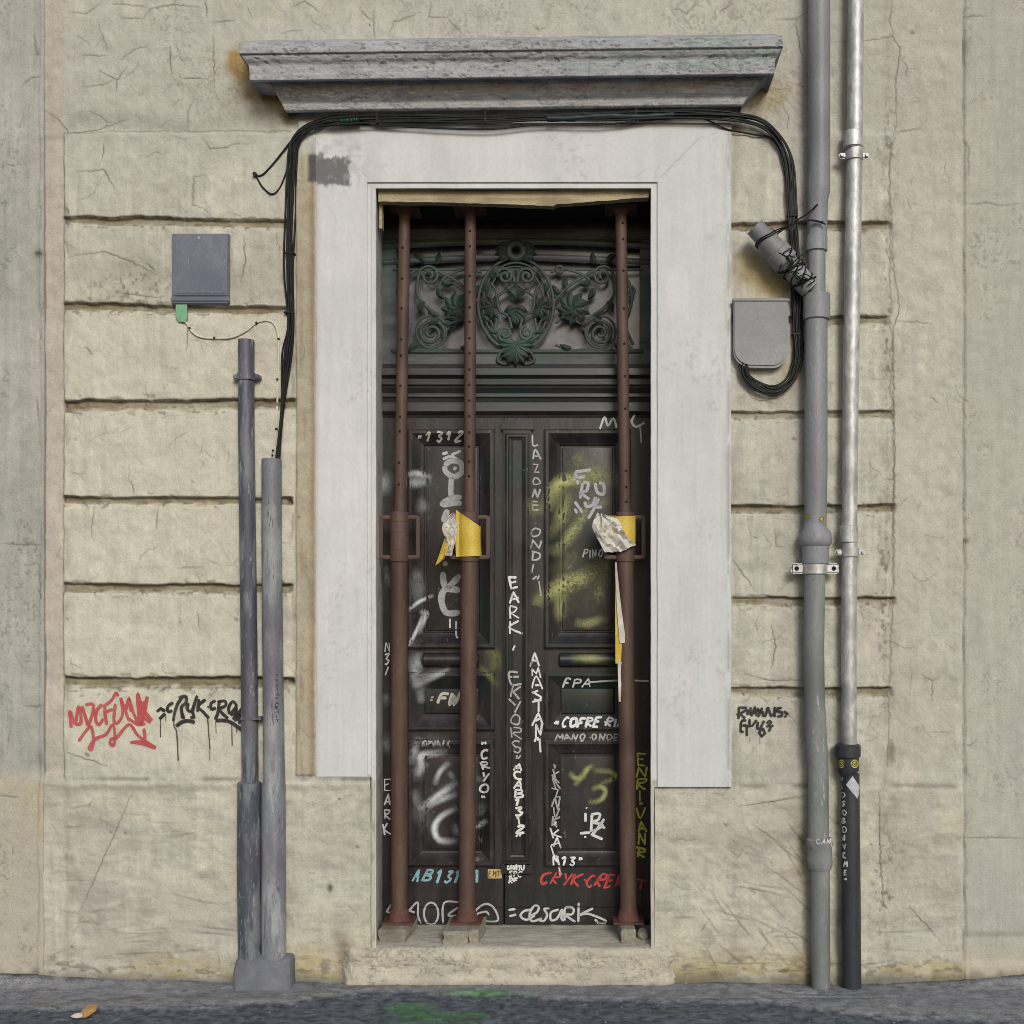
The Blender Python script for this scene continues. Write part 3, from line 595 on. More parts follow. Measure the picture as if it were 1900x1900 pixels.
Cc = mix(Cc, (.42, .42, .44), sst(186, 194, pyc) * .7)
Cc = mix(Cc, (.46, .46, .465), sst(.6, .75, fbm(sh, 2, 12, 1111, 3)) * .5)
dk = sst(.54, .66, fbm(sh, 2, 7, 1113, 3)) * sst(.4, .62, fbm(sh, 40, 110, 1115, 3))
dk = np.maximum(dk * .75, np.exp(-((pyc - 98) / 2.2) ** 2) * .5); dk = np.maximum(dk, np.exp(-((pyc - 120) / 1.6) ** 2) * .45 * sst(.4, .6, vn(sh, 99, 14, 1117))); dk = np.maximum(dk, np.exp(-((tx - .645) / .0012) ** 2) * .7); dk = np.maximum(dk, chipn * .5)
Cc = mix(Cc, (.06, .06, .06), np.clip(dk, 0, 1) * .55)
Cc = mix(Cc, (.30, .22, .10), sst(.016, .004, tx) * .7 * sst(.4, .6, fbm(sh, 8, 4, 1119, 2)))
grid_obj('cornice', V, Cc, M['cornice'], facade)

# ---------------- doorstep with its worn sill
us = np.linspace(620, 1272, 640)
prof = [(0.33, .157), (.25, .1565), (.10, .154), (.03, .152), (-.005, .150), (-.020, .146), (-.030, .137), (-.033, .122), (-.034, .09), (-.037, .05), (-.044, .02), (-.06, -.03)]
pf = []
for a, b in zip(prof[:-1], prof[1:]):
    n = max(2, int(math.hypot(b[0] - a[0], b[1] - a[1]) / .004))
    for i in range(n): pf.append((a[0] + (b[0] - a[0]) * i / n, a[1] + (b[1] - a[1]) * i / n))
pf.append(prof[-1]); pf = np.array(pf); sh = (len(pf), len(us))
V = np.zeros(sh + (3,)); nz = fbm(sh, 10, 50, 1201, 4) - .5; nz2 = fbm(sh, 4, 8, 1203, 3) - .5
UX = us[None] * np.ones(sh)
endr = sst(620, 650, UX + nz * 30) * sst(1272, 1240, UX + nz * 40)
V[..., 0] = (UX - 950) * S; V[..., 1] = pf[:, 0][:, None] + nz * .020 + nz2 * .006; V[..., 2] = pf[:, 1][:, None] + nz * .010 + nz2 * .003
frontm = sst(.02, -.02, pf[:, 0])[:, None] * np.ones(sh)
V[..., 1] = np.where(V[..., 1] < .0, V[..., 1] * endr + .012 * (1 - endr), V[..., 1])
C = np.zeros(sh + (3,)) + np.array((.47, .445, .365))
C = mix(C, (.54, .50, .40), sst(.45, .7, fbm(sh, 20, 40, 1205, 4)) * .7); C = mix(C, (.38, .36, .30), sst(.5, .7, fbm(sh, 9, 60, 1207, 4)) * .6)
dk = sst(.50, .66, fbm(sh, 2, 4, 1209, 2)) * sst(.48, .64, fbm(sh, 10, 24, 1211, 3)) * .42 * (.15 + .85 * frontm)
dk = np.maximum(dk, np.exp(-((fbm(sh, 9, 70, 1219, 4) - .5) / .012) ** 2) * sst(.45, .6, fbm(sh, 12, 40, 1221, 3)) * .75 * frontm)
dk = np.maximum(dk, np.exp(-((fbm(sh, 9, 70, 1223, 4) - .47) / .008) ** 2) * sst(.5, .62, fbm(sh, 12, 40, 1225, 3)) * .6 * frontm)
dk = np.maximum(dk, sst(.022, -.02, V[..., 2] + nz * .03) * .8); dk = np.maximum(dk, (1 - endr) * sst(.4, .55, fbm(sh, 5, 6, 1213, 3)) * .7 * frontm)
dk = np.maximum(dk, blob(UX, V[..., 2] * 0, 645, 0, 16, 1) * frontm * .6 * sst(.3, .6, fbm(sh, 8, 5, 1215, 3)))
dk = np.maximum(dk, sst(.10, .28, pf[:, 0])[:, None] * .35 * fbm(sh, 6, 20, 1217, 3) * 1.4)
for k in range(7):
    pass
C = mix(C, (.085, .078, .06), np.clip(dk, 0, 1) * .85)
grid_obj('doorstep', V, C, M['plaster'], facade)

# ================================================================== ground
def line(xs, lst):
    return np.interp(xs, [p[0] for p in lst], [p[1] for p in lst])
gx = np.concatenate([np.arange(-14, -2.4, .3), np.arange(-2.4, 2.4, .008), np.arange(2.4, 14.1, .3)])
gy = np.concatenate([np.arange(.10, -.75, -.007), np.arange(-.75, -2, -.08), np.arange(-2, -14, -.5)])
GX, GY = np.meshgrid(gx, gy); sh = GX.shape
n1 = fbm(sh, 10, 14, 1301, 4); n2 = fbm(sh, 3, 3, 1303, 2); n3 = fbm(sh, 24, 60, 1305, 4)
GPX = GX / S + 950
wedge = line(GPX, [(-800, .045), (0, .036), (250, .016), (430, .004), (600, .004), (1000, .006), (1350, 0), (1500, -.006), (1640, -.004), (1785, .01), (1900, .032), (2600, .05)])
GZ = wedge * sst(-.10, .0, GY) + (n1 - .5) * .010 - .004 + (n2 - .5) * .002
# the strip of pavement along the wall, ragged tarmac in front of it
edge = line(GPX, [(-900, -.36), (0, -.335), (180, -.315), (400, -.30), (570, -.26), (600, -.155), (700, -.125), (960, -.15), (1000, -.20), (1400, -.235), (1600, -.42), (1900, -.50), (3000, -.6)])
asph = sst(.022, -.022, GY - edge + (n1 - .5) * .10 + (n2 - .5) * .05) * 1.0
GZ -= asph * .010
C = np.zeros(sh + (3,)) + np.array((.27, .275, .298))
C = mix(C, (.32, .325, .345), sst(.45, .7, n3) * .7); C = mix(C, (.23, .245, .275), sst(.5, .7, fbm(sh, 8, 30, 1307, 4)) * .6)
ca = np.array((.12, .135, .165)) * (1 + (n2 - .5)[..., None] * 1.3); C = C * (1 - asph[..., None]) + ca * asph[..., None]
dk = sst(.58, .68, fbm(sh, 3, 5, 1309, 4)) * sst(.3, .6, n3) * (1 - asph); C = mix(C, (.07, .075, .085), dk * .35)
C = mix(C, (.24, .225, .13), np.clip(np.exp(-((GY + .235 - (GPX - 300) * .00022) / .03) ** 2) * ((GPX > 120) & (GPX < 640)) * (.3 + n1), 0, 1) * .42)
C = mix(C, (.23, .20, .10), np.exp(-((GY + .04) / .03) ** 2) * ((GPX > 640) & (GPX < 860)) * n1 * .9)
# green spray on the tarmac
gr = np.zeros(sh)
for (cx, cy, rx, ry, a) in [(900, -.135, 62, .045, .9), (780, -.30, 38, .07, .85), (850, -.385, 90, .04, .9), (830, -.45, 100, .05, .6), (960, -.17, 40, .03, .5)]:
    gr = np.maximum(gr, np.clip(blob(GPX + (n1 - .5) * 80, GY + (n1 - .5) * .06, cx, cy, rx, ry) * 1.4, 0, 1) * a)
C = mix(C, (.09, .32, .07), np.clip(gr * gr * (.25 + .9 * fbm(sh, 3, 6, 1311, 3)), 0, .75))
sp = (np.random.RandomState(5).rand(*sh) > .9965) * asph; C = mix(C, (.40, .41, .42), sp * .6)
dk2 = np.exp(-((GY - .0) / .025) ** 2) * sst(.3, .6, n1); C = mix(C, (.05, .045, .04), dk2 * .8)
cr = np.zeros(sh); cr = np.maximum(cr, np.exp(-((GY + .13 + .035 * np.sin((GPX - 1440) / 160 * 3.14)) / .007) ** 2) * ((GPX > 1440) & (GPX < 1600)))
cr = np.maximum(cr, np.exp(-((GY + .20 + (n1 - .5) * .02) / .006) ** 2) * ((GPX > 1260) & (GPX < 1720)) * sst(.3, .5, n3))
GZ -= cr * .012; C = mix(C, (.045, .045, .045), cr * .8)
C = mix(C, (.33, .31, .27), np.clip(blob(GPX, GY, 1592, -.28, 16, .03) * 1.5 * n2 * 1.4, 0, .8))
V = np.stack([GX, GY, GZ], -1)
ground = grid_obj('street', V, C, M['asphalt']); props(ground, 'grey tarmac and narrow concrete pavement strip at the foot of the wall', 'street', kind='structure')

# loose grit on the tarmac
gm = MB(); rr = random.Random(77)
ico = [(0, 0, 1), (.9, 0, .1), (.28, .85, .1), (-.73, .53, .1), (-.73, -.53, .1), (.28, -.85, .1), (0, 0, -.6)]
icf = [(0, 1, 2), (0, 2, 3), (0, 3, 4), (0, 4, 5), (0, 5, 1), (6, 2, 1), (6, 3, 2), (6, 4, 3), (6, 5, 4), (6, 1, 5)]
for k in range(1500):
    x = rr.uniform(-2.6, 2.6); e_ = float(np.interp(x / S + 950, [-900, 570, 700, 1000, 1600, 3000], [-.36, -.26, -.125, -.20, -.42, -.6])); y = rr.choice([rr.gauss(e_, .03), rr.uniform(-.75, e_), rr.gauss(-.03, .015), rr.uniform(-.7, -.03)])
    if y > -.012: continue
    r_ = rr.choice([.0016, .002, .0028, .004]) * rr.uniform(.7, 1.4); i_ = int(np.argmin(np.abs(gx - x))); j_ = int(np.argmin(np.abs(gy - y))); z = GZ[j_, i_]; a_ = rr.uniform(0, 6.3)
    sh_ = rr.choice([.06, .10, .16, .25, .4]); c3 = (sh_, sh_ * rr.uniform(.97, 1.03), sh_ * rr.uniform(.9, 1.12), 1)
    gm.add([Vector((x + (p[0] * math.cos(a_) - p[1] * math.sin(a_)) * r_ * rr.uniform(.8, 1.3), y + (p[0] * math.sin(a_) + p[1] * math.cos(a_)) * r_, z + (p[2] * .7 + .3) * r_)) for p in ico], icf, c3)
props(gm.build('grit', M['pavement'], smooth=False), 'loose grit and small stones scattered over the tarmac', 'grit', kind='stuff')

# ================================================================== THE DOOR
door = thing('double_door', P(955, 1720, .30), 'dark brown panelled double door covered in graffiti behind three props', 'door', kind='thing')
DD = .300
allbvh = MB()
def panel(mb, px0, px1, py0, py1, prof):
    ring = []
    for ins, d in prof:
        a = P(px0 + ins, py1 - ins, DD); b = P(px1 - ins, py0 + ins, DD)
        ring.append([(a.x, d, a.z), (b.x, d, a.z), (b.x, d, b.z), (a.x, d, b.z)])
    vs = [v for r_ in ring for v in r_]; fs = []
    for i in range(len(ring) - 1):
        for k in range(4): fs.append((i * 4 + k, i * 4 + (k + 1) % 4, (i + 1) * 4 + (k + 1) % 4, (i + 1) * 4 + k))
    fs.append(tuple((len(ring) - 1) * 4 + k for k in range(4)))
    mb.add(vs, fs)
BIG = [(-1, DD + .002), (0, DD - .016), (3, DD - .020), (8, DD - .020), (11, DD - .013), (14, DD - .006), (20, DD + .006), (26, DD + .012), (28, DD + .018), (30, DD + .018), (31, DD + .010), (44, DD + .006)]
TALL = [(-1, DD + .002), (0, DD - .016), (3, DD - .020), (8, DD - .020), (12, DD - .012), (15, DD - .005), (22, DD + .008), (28, DD + .014), (30, DD + .020), (33, DD + .020), (34, DD + .010), (36, DD + .009)]
SMALL = [(-1, DD + .002), (0, DD - .014), (3, DD - .018), (7, DD - .018), (12, DD - .008), (22, DD + .006), (28, DD + .012), (30, DD + .016), (32, DD + .008), (34, DD + .007)]
def leaf(x0, x1, pl0, pl1, name, label):
    f = MB(); zt, zb = 775, 1716
    f.pbox(x0, pl0, zt, zb, DD, DD + .045, .002); f.pbox(pl1, x1, zt, zb, DD, DD + .045, .002)
    for a, b in ((zt, 797), (1203, 1247), (1355, 1372), (1606, zb)): f.pbox(pl0 - .5, pl1 + .5, a, b, DD + .0007, DD + .045, .002)
    f.pbox(x0 + 1, x1 - 1, zt + 1, zb - 1, DD + .028, DD + .05, 0)
    # lower boards of the bottom rail
    f.pbox(x0 + 2, x1 - 2, 1648, 1683, DD - .006, DD + .02, .003); f.pbox(x0 + 2, x1 - 2, 1684.5, 1712, DD - .010, DD + .02, .003)
    lf = f.build(name, M['door'], door); lf['label'] = label
    allbvh.add(f.v, f.f)
    for (a, b, pr, nm) in ((797, 1203, TALL, 'tall_panel'), (1247, 1355, SMALL, 'small_panel'), (1372, 1606, BIG, 'lower_panel')):
        m = MB(); panel(m, pl0, pl1, a, b, pr); allbvh.add(m.v, m.f); m.build(nm, M['door_edge'], lf, angle=20)
    m = MB(); c0 = P((pl0 + pl1) / 2 - 52, 1224, DD - .006); c1 = P((pl0 + pl1) / 2 + 52, 1224, DD - .006)
    m.tube([c0, c0 + (c1 - c0) * .02, c0 + (c1 - c0) * .98, c1], [.026, .032, .032, .026], 16); allbvh.add(m.v, m.f); m.build('roll_moulding', M['door_edge'], lf)
    return lf
leafL = leaf(698, 934, 757, 918, 'door_leaf', 'narrow left leaf with white and grey spray paint')
leafR = leaf(936.5, 1222, 1010, 1170, 'door_leaf', 'right leaf with yellow green spray paint')
a = MB(); a.pbox(934, 986, 797, 1606, DD - .022, DD + .01, .004); a.pbox(930, 990, 779, 798, DD - .026, DD + .01, .004); a.pbox(930, 988, 1603, 1622, DD - .026, DD + .01, .004)
allbvh.add(a.v, a.f); a.build('astragal', M['door_edge'], leafR)
a = MB(); panel(a, 938, 982, 806, 1596, [(-1, DD - .020), (0, DD - .030), (3, DD - .034), (6, DD - .034), (8, DD - .028), (12, DD - .024), (13, DD - .030), (14, DD - .031)])
allbvh.add(a.v, a.f); a.build('narrow_panel', M['door_edge'], leafR, angle=20)
# transom bar: stack of mouldings, swept straight across
def hmould(mb, x0, x1, prof):
    A = P(x0, 700, DD).x; B = P(x1, 700, DD).x; n = len(prof)
    vs = []; 
    for xx in (A, B):
        for py, d in prof: vs.append((xx, d, P(0, py, DD).z))
    mb.add(vs, [(i, i + 1, i + 1 + n, i + n) for i in range(n - 1)])
tb = MB(); hmould(tb, 696, 1224, [(676, DD + .06), (676, DD - .01), (684, DD - .02), (688, DD - .055), (700, DD - .06), (703, DD - .05), (706, DD - .040), (710, DD - .040), (711, DD - .048), (717, DD - .048), (718, DD - .036), (722, DD - .034), (726, DD - .026), (731, DD - .020), (733, DD - .022), (738, DD - .022), (740, DD - .014), (746, DD - .010), (748, DD - .018), (764, DD - .022), (767, DD - .016), (770, DD - .004), (778, DD + .004), (786, DD + .01)])
allbvh.add(tb.v, tb.f); tb.build('transom_bar', M['door_bar'], door, angle=25)
# transom frame: head, slightly arched rails, side posts
fr = MB()
def arc_bar(mb, x0, x1, yl, ym, r_, dc, fl=1.0, seg=10):
    pts = []
    for i in range(41):
        t = i / 40; x = x0 + (x1 - x0) * t; y = yl + (ym - yl) * math.sin(math.pi * t); pts.append(P(x, y, dc))
    mb.tube(pts, r_ * S, seg, True, fl)
arc_bar(fr, 698, 1222, 458, 448, 7, DD - .005, .6); arc_bar(fr, 698, 1222, 488, 477, 6, DD - .005, .6)
fr.pbox(696, 1224, 424, 446, DD + .015, DD + .06, .004)
fr.pbox(698, 736, 446, 680, DD - .006, DD + .05, .004); fr.pbox(1188, 1222, 446, 680, DD - .006, DD + .05, .004)
fr.pbox(698, 1222, 652, 678, DD - .004, DD + .05, .004)
fr.build('transom_frame', M['iron_frame'], door)
hd = MB(); hd.pbox(692, 1226, 330, 430, DD + .03, DD + .10, .004); hd.pbox(692, 1226, 414, 426, DD + .018, DD + .06, .003); hd.build('door_head', M['door'], door)
gl = MB(); gl.pbox(728, 1196, 444, 660, DD + .040, DD + .046, 0); gl.build('transom_glass', M['glass'], door)
# ---------------- wrought grille
grille = MB(); med = MB()
G = DD - .012
def z5(x, y): return (680 + x * .2895, 330 + y * .2895)
def smooth(pts, n=6):
    out = []; m = len(pts)
    for i in range(m - 1):
        p0, p1, p2, p3 = pts[max(i - 1, 0)], pts[i], pts[i + 1], pts[min(i + 2, m - 1)]
        for k in range(n):
            t = k / n; out.append(tuple(.5 * ((2 * p1[j]) + (-p0[j] + p2[j]) * t + (2 * p0[j] - 5 * p1[j] + 4 * p2[j] - p3[j]) * t * t + (-p0[j] + 3 * p1[j] - 3 * p2[j] + p3[j]) * t ** 3) for j in range(len(p1))))
    out.append(tuple(pts[-1])); return out
def bar(mb, pts, r_=3.0, d=G, sm=True, fl=.6, taper=False):
    q = smooth(pts) if sm else pts; n = len(q)
    mb.tube([P(x, y, d) for x, y in q], [1.0 * r_ * S * ((.35 + .65 * math.sin(math.pi * i / (n - 1))) if taper else 1) for i in range(n)], 8, True, fl)
def spiral(cx, cy, r0, turns, a0, sgn=1, r1=.18):
    n = int(22 * turns); return [(cx + (r0 + (r0 * r1 - r0) * i / n) * math.cos(a0 + sgn * 2 * math.pi * turns * i / n), cy + (r0 + (r0 * r1 - r0) * i / n) * math.sin(a0 + sgn * 2 * math.pi * turns * i / n)) for i in range(n + 1)]
def leafblade(mb, x, y, ang, ln, wd, d=G - .006, curl=.5):
    """a small raised acanthus blade with a centre ridge"""
    n = 7; L_, Rr, Mm = [], [], []; ln *= 1.25; wd *= 1.45
    for i in range(n + 1):
        t = i / n; a_ = ang + curl * (t - .3); px = x + math.cos(a_) * ln * t; py = y + math.sin(a_) * ln * t
        w_ = wd * math.sin(math.pi * min(.97, .12 + .88 * t)) ; nx, ny = -math.sin(a_), math.cos(a_)
        L_.append(P(px + nx * w_, py + ny * w_, d + .004)); Rr.append(P(px - nx * w_, py - ny * w_, d + .004)); Mm.append(P(px, py, d - .005 * math.sin(math.pi * t)))
    vs = L_ + Mm + Rr; m = n + 1; fs = []
    for i in range(n): fs += [(i, i + 1, m + i + 1, m + i), (m + i, m + i + 1, 2 * m + i + 1, 2 * m + i)]
    fs2 = [tuple(reversed(f)) for f in fs]
    back = [Vector((v.x, v.y + .006, v.z)) for v in vs]; nb = len(vs)
    mb.add(vs + back, fs + [tuple(j + nb for j in f) for f in fs2] + [(i, i + nb, i + 1 + nb, i + 1) for i in range(n)] + [(2 * m + i, 2 * m + i + 1, 2 * m + i + 1 + nb, 2 * m + i + nb) for i in range(n)])
CX, CY = z5(957, 810)
ell = lambda rx, ry, n=48, cx=CX, cy=CY: [(cx + rx * math.cos(2 * math.pi * i / n), cy + ry * math.sin(2 * math.pi * i / n)) for i in range(n + 1)]
bar(med, ell(70, 86), 3.2, G, False); bar(med, ell(61, 77), 2.4, G - .004, False); bar(med, ell(52, 70), 2.0, G, False)
for sx in (-1, 1):
    bar(med, [(CX + sx * 3, CY - 40), (CX + sx * 5, CY - 62)] + [(CX + sx * 20 + sx * (p[0] - 0), p[1]) for p in spiral(0, CY - 52, 16, 1.6, math.pi if sx > 0 else 0, sx)], 3.4, G - .010, False)
    bar(med, [(CX + sx * 20 + p[0], p[1]) for p in spiral(0, CY + 54, 14, 1.6, -math.pi / 2 + (math.pi if sx < 0 else 0), -sx)], 3.2, G - .010, False)
    bar(med, [(CX + sx * 4, CY - 36), (CX + sx * 20, CY - 24), (CX + sx * 34, CY - 12), (CX + sx * 30, CY + 12), (CX + sx * 14, CY + 22), (CX + sx * 8, CY + 44)], 3.0, G - .008)
    bar(med, [(CX + sx * 46, CY - 40), (CX + sx * 36, CY - 20), (CX + sx * 44, CY + 4), (CX + sx * 36, CY + 26), (CX + sx * 40, CY + 50)], 2.6, G - .004)
    for k in range(7):
        a_ = -2.0 + k * .62; leafblade(med, CX + sx * 42, CY + 6, (a_ if sx > 0 else math.pi - a_), 18, 4.5, G - .010, .4 * sx)
    for k in range(6):
        t = -.9 + k * .38; leafblade(med, CX + sx * 61 * math.cos(t), CY + 77 * math.sin(t), (math.pi / 2 + t) if sx > 0 else (math.pi / 2 - t), 15, 4, G - .008, .6 * sx)
    for k in range(4): leafblade(med, CX, CY + 6 + k * 5, (.2 + k * .35) if sx > 0 else math.pi - (.2 + k * .35), 20 - k * 2, 5, G - .012, .3 * sx)
    leafblade(med, CX, CY - 12, -math.pi / 2 + sx * .55, 22, 5.5, G - .012, .5 * sx)
# crest with a round hole, acanthus foot
o_ = ell(9, 9, 20, CX, 465)[:-1]
med.tube([P(x, y, G - .008) for x, y in ell(14, 14, 24, CX, 465)], 7.5 * S, 8, False, .5)
for sx in (-1, 1):
    for yy, ln in ((456, 22), (466, 24), (476, 20)): leafblade(med, CX + sx * 10, yy, 0 if sx > 0 else math.pi, ln, 6, G - .008, .3 * sx)
    med.prism([(CX + sx * 16 - 8, 448), (CX + sx * 16 + 8, 448), (CX + sx * 16 + 8, 482), (CX + sx * 16 - 8, 482)], G - .004, G + .012)
for k in range(9):
    a_ = math.pi / 2 + (k - 4) * .33; leafblade(med, CX, 634, a_, 34 - abs(k - 4) * 2.5, 5.5, G - .012, (k - 4) * .18)
for k in range(5):
    a_ = math.pi / 2 + (k - 2) * .4; leafblade(med, CX, 648, a_, 26, 5, G - .018, (k - 2) * .2)
for sx in (-1, 1): bar(med, [(CX, 640), (CX + sx * 22, 648), (CX + sx * 34, 668), (CX + sx * 18, 676), (CX + sx * 6, 668)], 3, G - .006)
# side scrolls
def side(sx):
    m = MB(); q = lambda x, y: (CX + sx * (x - CX), y) if sx > 0 else (CX - (x - CX), y)
    Q = lambda pts: [q(x, y) for x, y in pts]
    bar(m, Q(spiral(1118, 512, 20, 1.7, 0, -1)), 3.2, G); bar(m, Q([(1138, 512), (1140, 545), (1122, 570), (1095, 590), (1088, 612)]), 3.2, G)
    bar(m, Q(spiral(1114, 618, 25, 1.9, math.pi, 1)), 3.4, G); bar(m, Q(ell(28, 30, 30, 1114, 616)), 2.4, G - .002, False)
    bar(m, Q([(1028, 560), (1045, 540), (1070, 520), (1092, 508), (1112, 496)]), 3, G); bar(m, Q([(1030, 600), (1050, 590), (1075, 600), (1092, 625)]), 2.6, G)
    bar(m, Q([(1030, 640), (1060, 650), (1090, 648), (1150, 650), (1188, 650)]), 2.6, G); bar(m, Q([(1020, 505), (1050, 500), (1085, 512), (1100, 530)]), 2.6, G)
    bar(m, Q([(1140, 500), (1165, 520), (1172, 560), (1160, 600), (1175, 640)]), 3.0, G); bar(m, Q(ell(9, 9, 18, 1168, 540)), 3, G, False)
    rx, ry = (1064, 572)
    for ring, n, ln in ((0, 9, 26), (1, 7, 17)):
        for k in range(n):
            a_ = 2 * math.pi * k / n + ring * .3; x, y = q(rx, ry); leafblade(m, x, y, a_, ln, 7 - ring * 1.5, G - .006 - ring * .006, .5)
    for (lx, ly, la) in ((1095, 520, 2.4), (1100, 535, 1.6), (1126, 560, .6), (1118, 575, 2.2), (1092, 600, 2.8), (1100, 595, .1), (1040, 545, 3.6), (1050, 535, 4.4), (1140, 640, .3), (1060, 645, 3.0), (1128, 486, 5.2), (1106, 488, 4.0)):
        x, y = q(lx, ly); leafblade(m, x, y, la if sx > 0 else math.pi - la, 18, 4.5, G - .006, .6 * sx)
    bar(m, Q(ell(6, 6, 14, 1038, 500)), 3.5, G - .002, False)
    return m
grille.pbox(728, 1194, 498, 502, G + .002, G + .010, .001)
grille.pbox(728, 1194, 648, 654, G - .002, G + .010, .001)
gi = grille.build('iron_grille', M['iron'], door)
med.build('medallion', M['iron'], gi); side(1).build('scrollwork', M['iron'], gi); side(-1).build('scrollwork', M['iron'], gi)
# near-black sheet: unlit room painted in behind any gap
bk = MB(); bk.pbox(680, 1236, 330, 1735, DD + .11, DD + .13, 0); bk.build('door_backing', M['shade_fill'], door)
bvh_door = allbvh.bvh()

# ================================================================== paint strokes that lie on a surface
def cast(bvh, px, py, off):
    t = (P(px, py, 0) - CAM).normalized(); h = bvh.ray_cast(CAM, t)
    return (h[0] - t * off) if h[0] is not None else None
def stroke(mb, pts, wd, col, bvh=None, alpha=.92, soft=False, sm=True, jit=.12, off=.0015, step=2.5, seed=None, wall=False):
    q = smooth(pts, 5) if (sm and len(pts) > 2) else list(pts)
    if not wall and not soft and wd < 8: wd *= 1.22
    if soft: wd *= 1.45; alpha = min(1, alpha * 1.7)
    dn = []
    for (ax, ay), (bx, by) in zip(q[:-1], q[1:]):
        n = max(1, int(math.hypot(bx - ax, by - ay) / (step if not soft else step * 2)))
        for i in range(n): dn.append((ax + (bx - ax) * i / n, ay + (by - ay) * i / n))
    dn.append(q[-1]); n = len(dn)
    if n < 2: return
    prof = [(-1, .0), (-.8, .12), (-.55, .45), (-.25, .88), (0, 1), (.25, .88), (.55, .45), (.8, .12), (1, 0)] if soft else [(-1, .35), (-.8, 1), (0, 1), (.8, 1), (1, .35)]
    m = len(prof); rows = []; ph = rnd.uniform(0, 9); lw = 1
    vs = []; cs = []; ok = []
    for i, (x, y) in enumerate(dn):
        a, b = dn[max(i - 1, 0)], dn[min(i + 1, n - 1)]; tx, ty = b[0] - a[0], b[1] - a[1]; L_ = math.hypot(tx, ty) or 1; nx, ny = -ty / L_, tx / L_
        e = min(1, (min(i, n - 1 - i) + .6) * step / (wd * (.5 if not soft else 1.2))); e = math.sqrt(max(.05, min(1, e)))
        lw = .8 * lw + .2 * (1 + rnd.uniform(-jit, jit) * 2)
        ww = wd / 2 * lw * (e if not soft else 1)
        fa = alpha * (1 if not soft else e * e)
        for u, al in prof:
            sx, sy = x + nx * ww * u, y + ny * ww * u
            if wall: h = wallH(sx, sy); p = P(sx, sy, -h - off - .0028)
            else: p = cast(bvh, sx, sy, off)
            ok.append(p is not None); vs.append(p if p is not None else Vector((0, 0, 0))); cs.append((*col, max(0, min(1, al * fa))))
    fs = []
    for i in range(n - 1):
        for k in range(m - 1):
            f = (i * m + k, i * m + k + 1, (i + 1) * m + k + 1, (i + 1) * m + k)
            if all(ok[j] for j in f) and max(vs[j].y for j in f) - min(vs[j].y for j in f) < .03: fs.append(f)
    mb.add(vs, fs, cs)
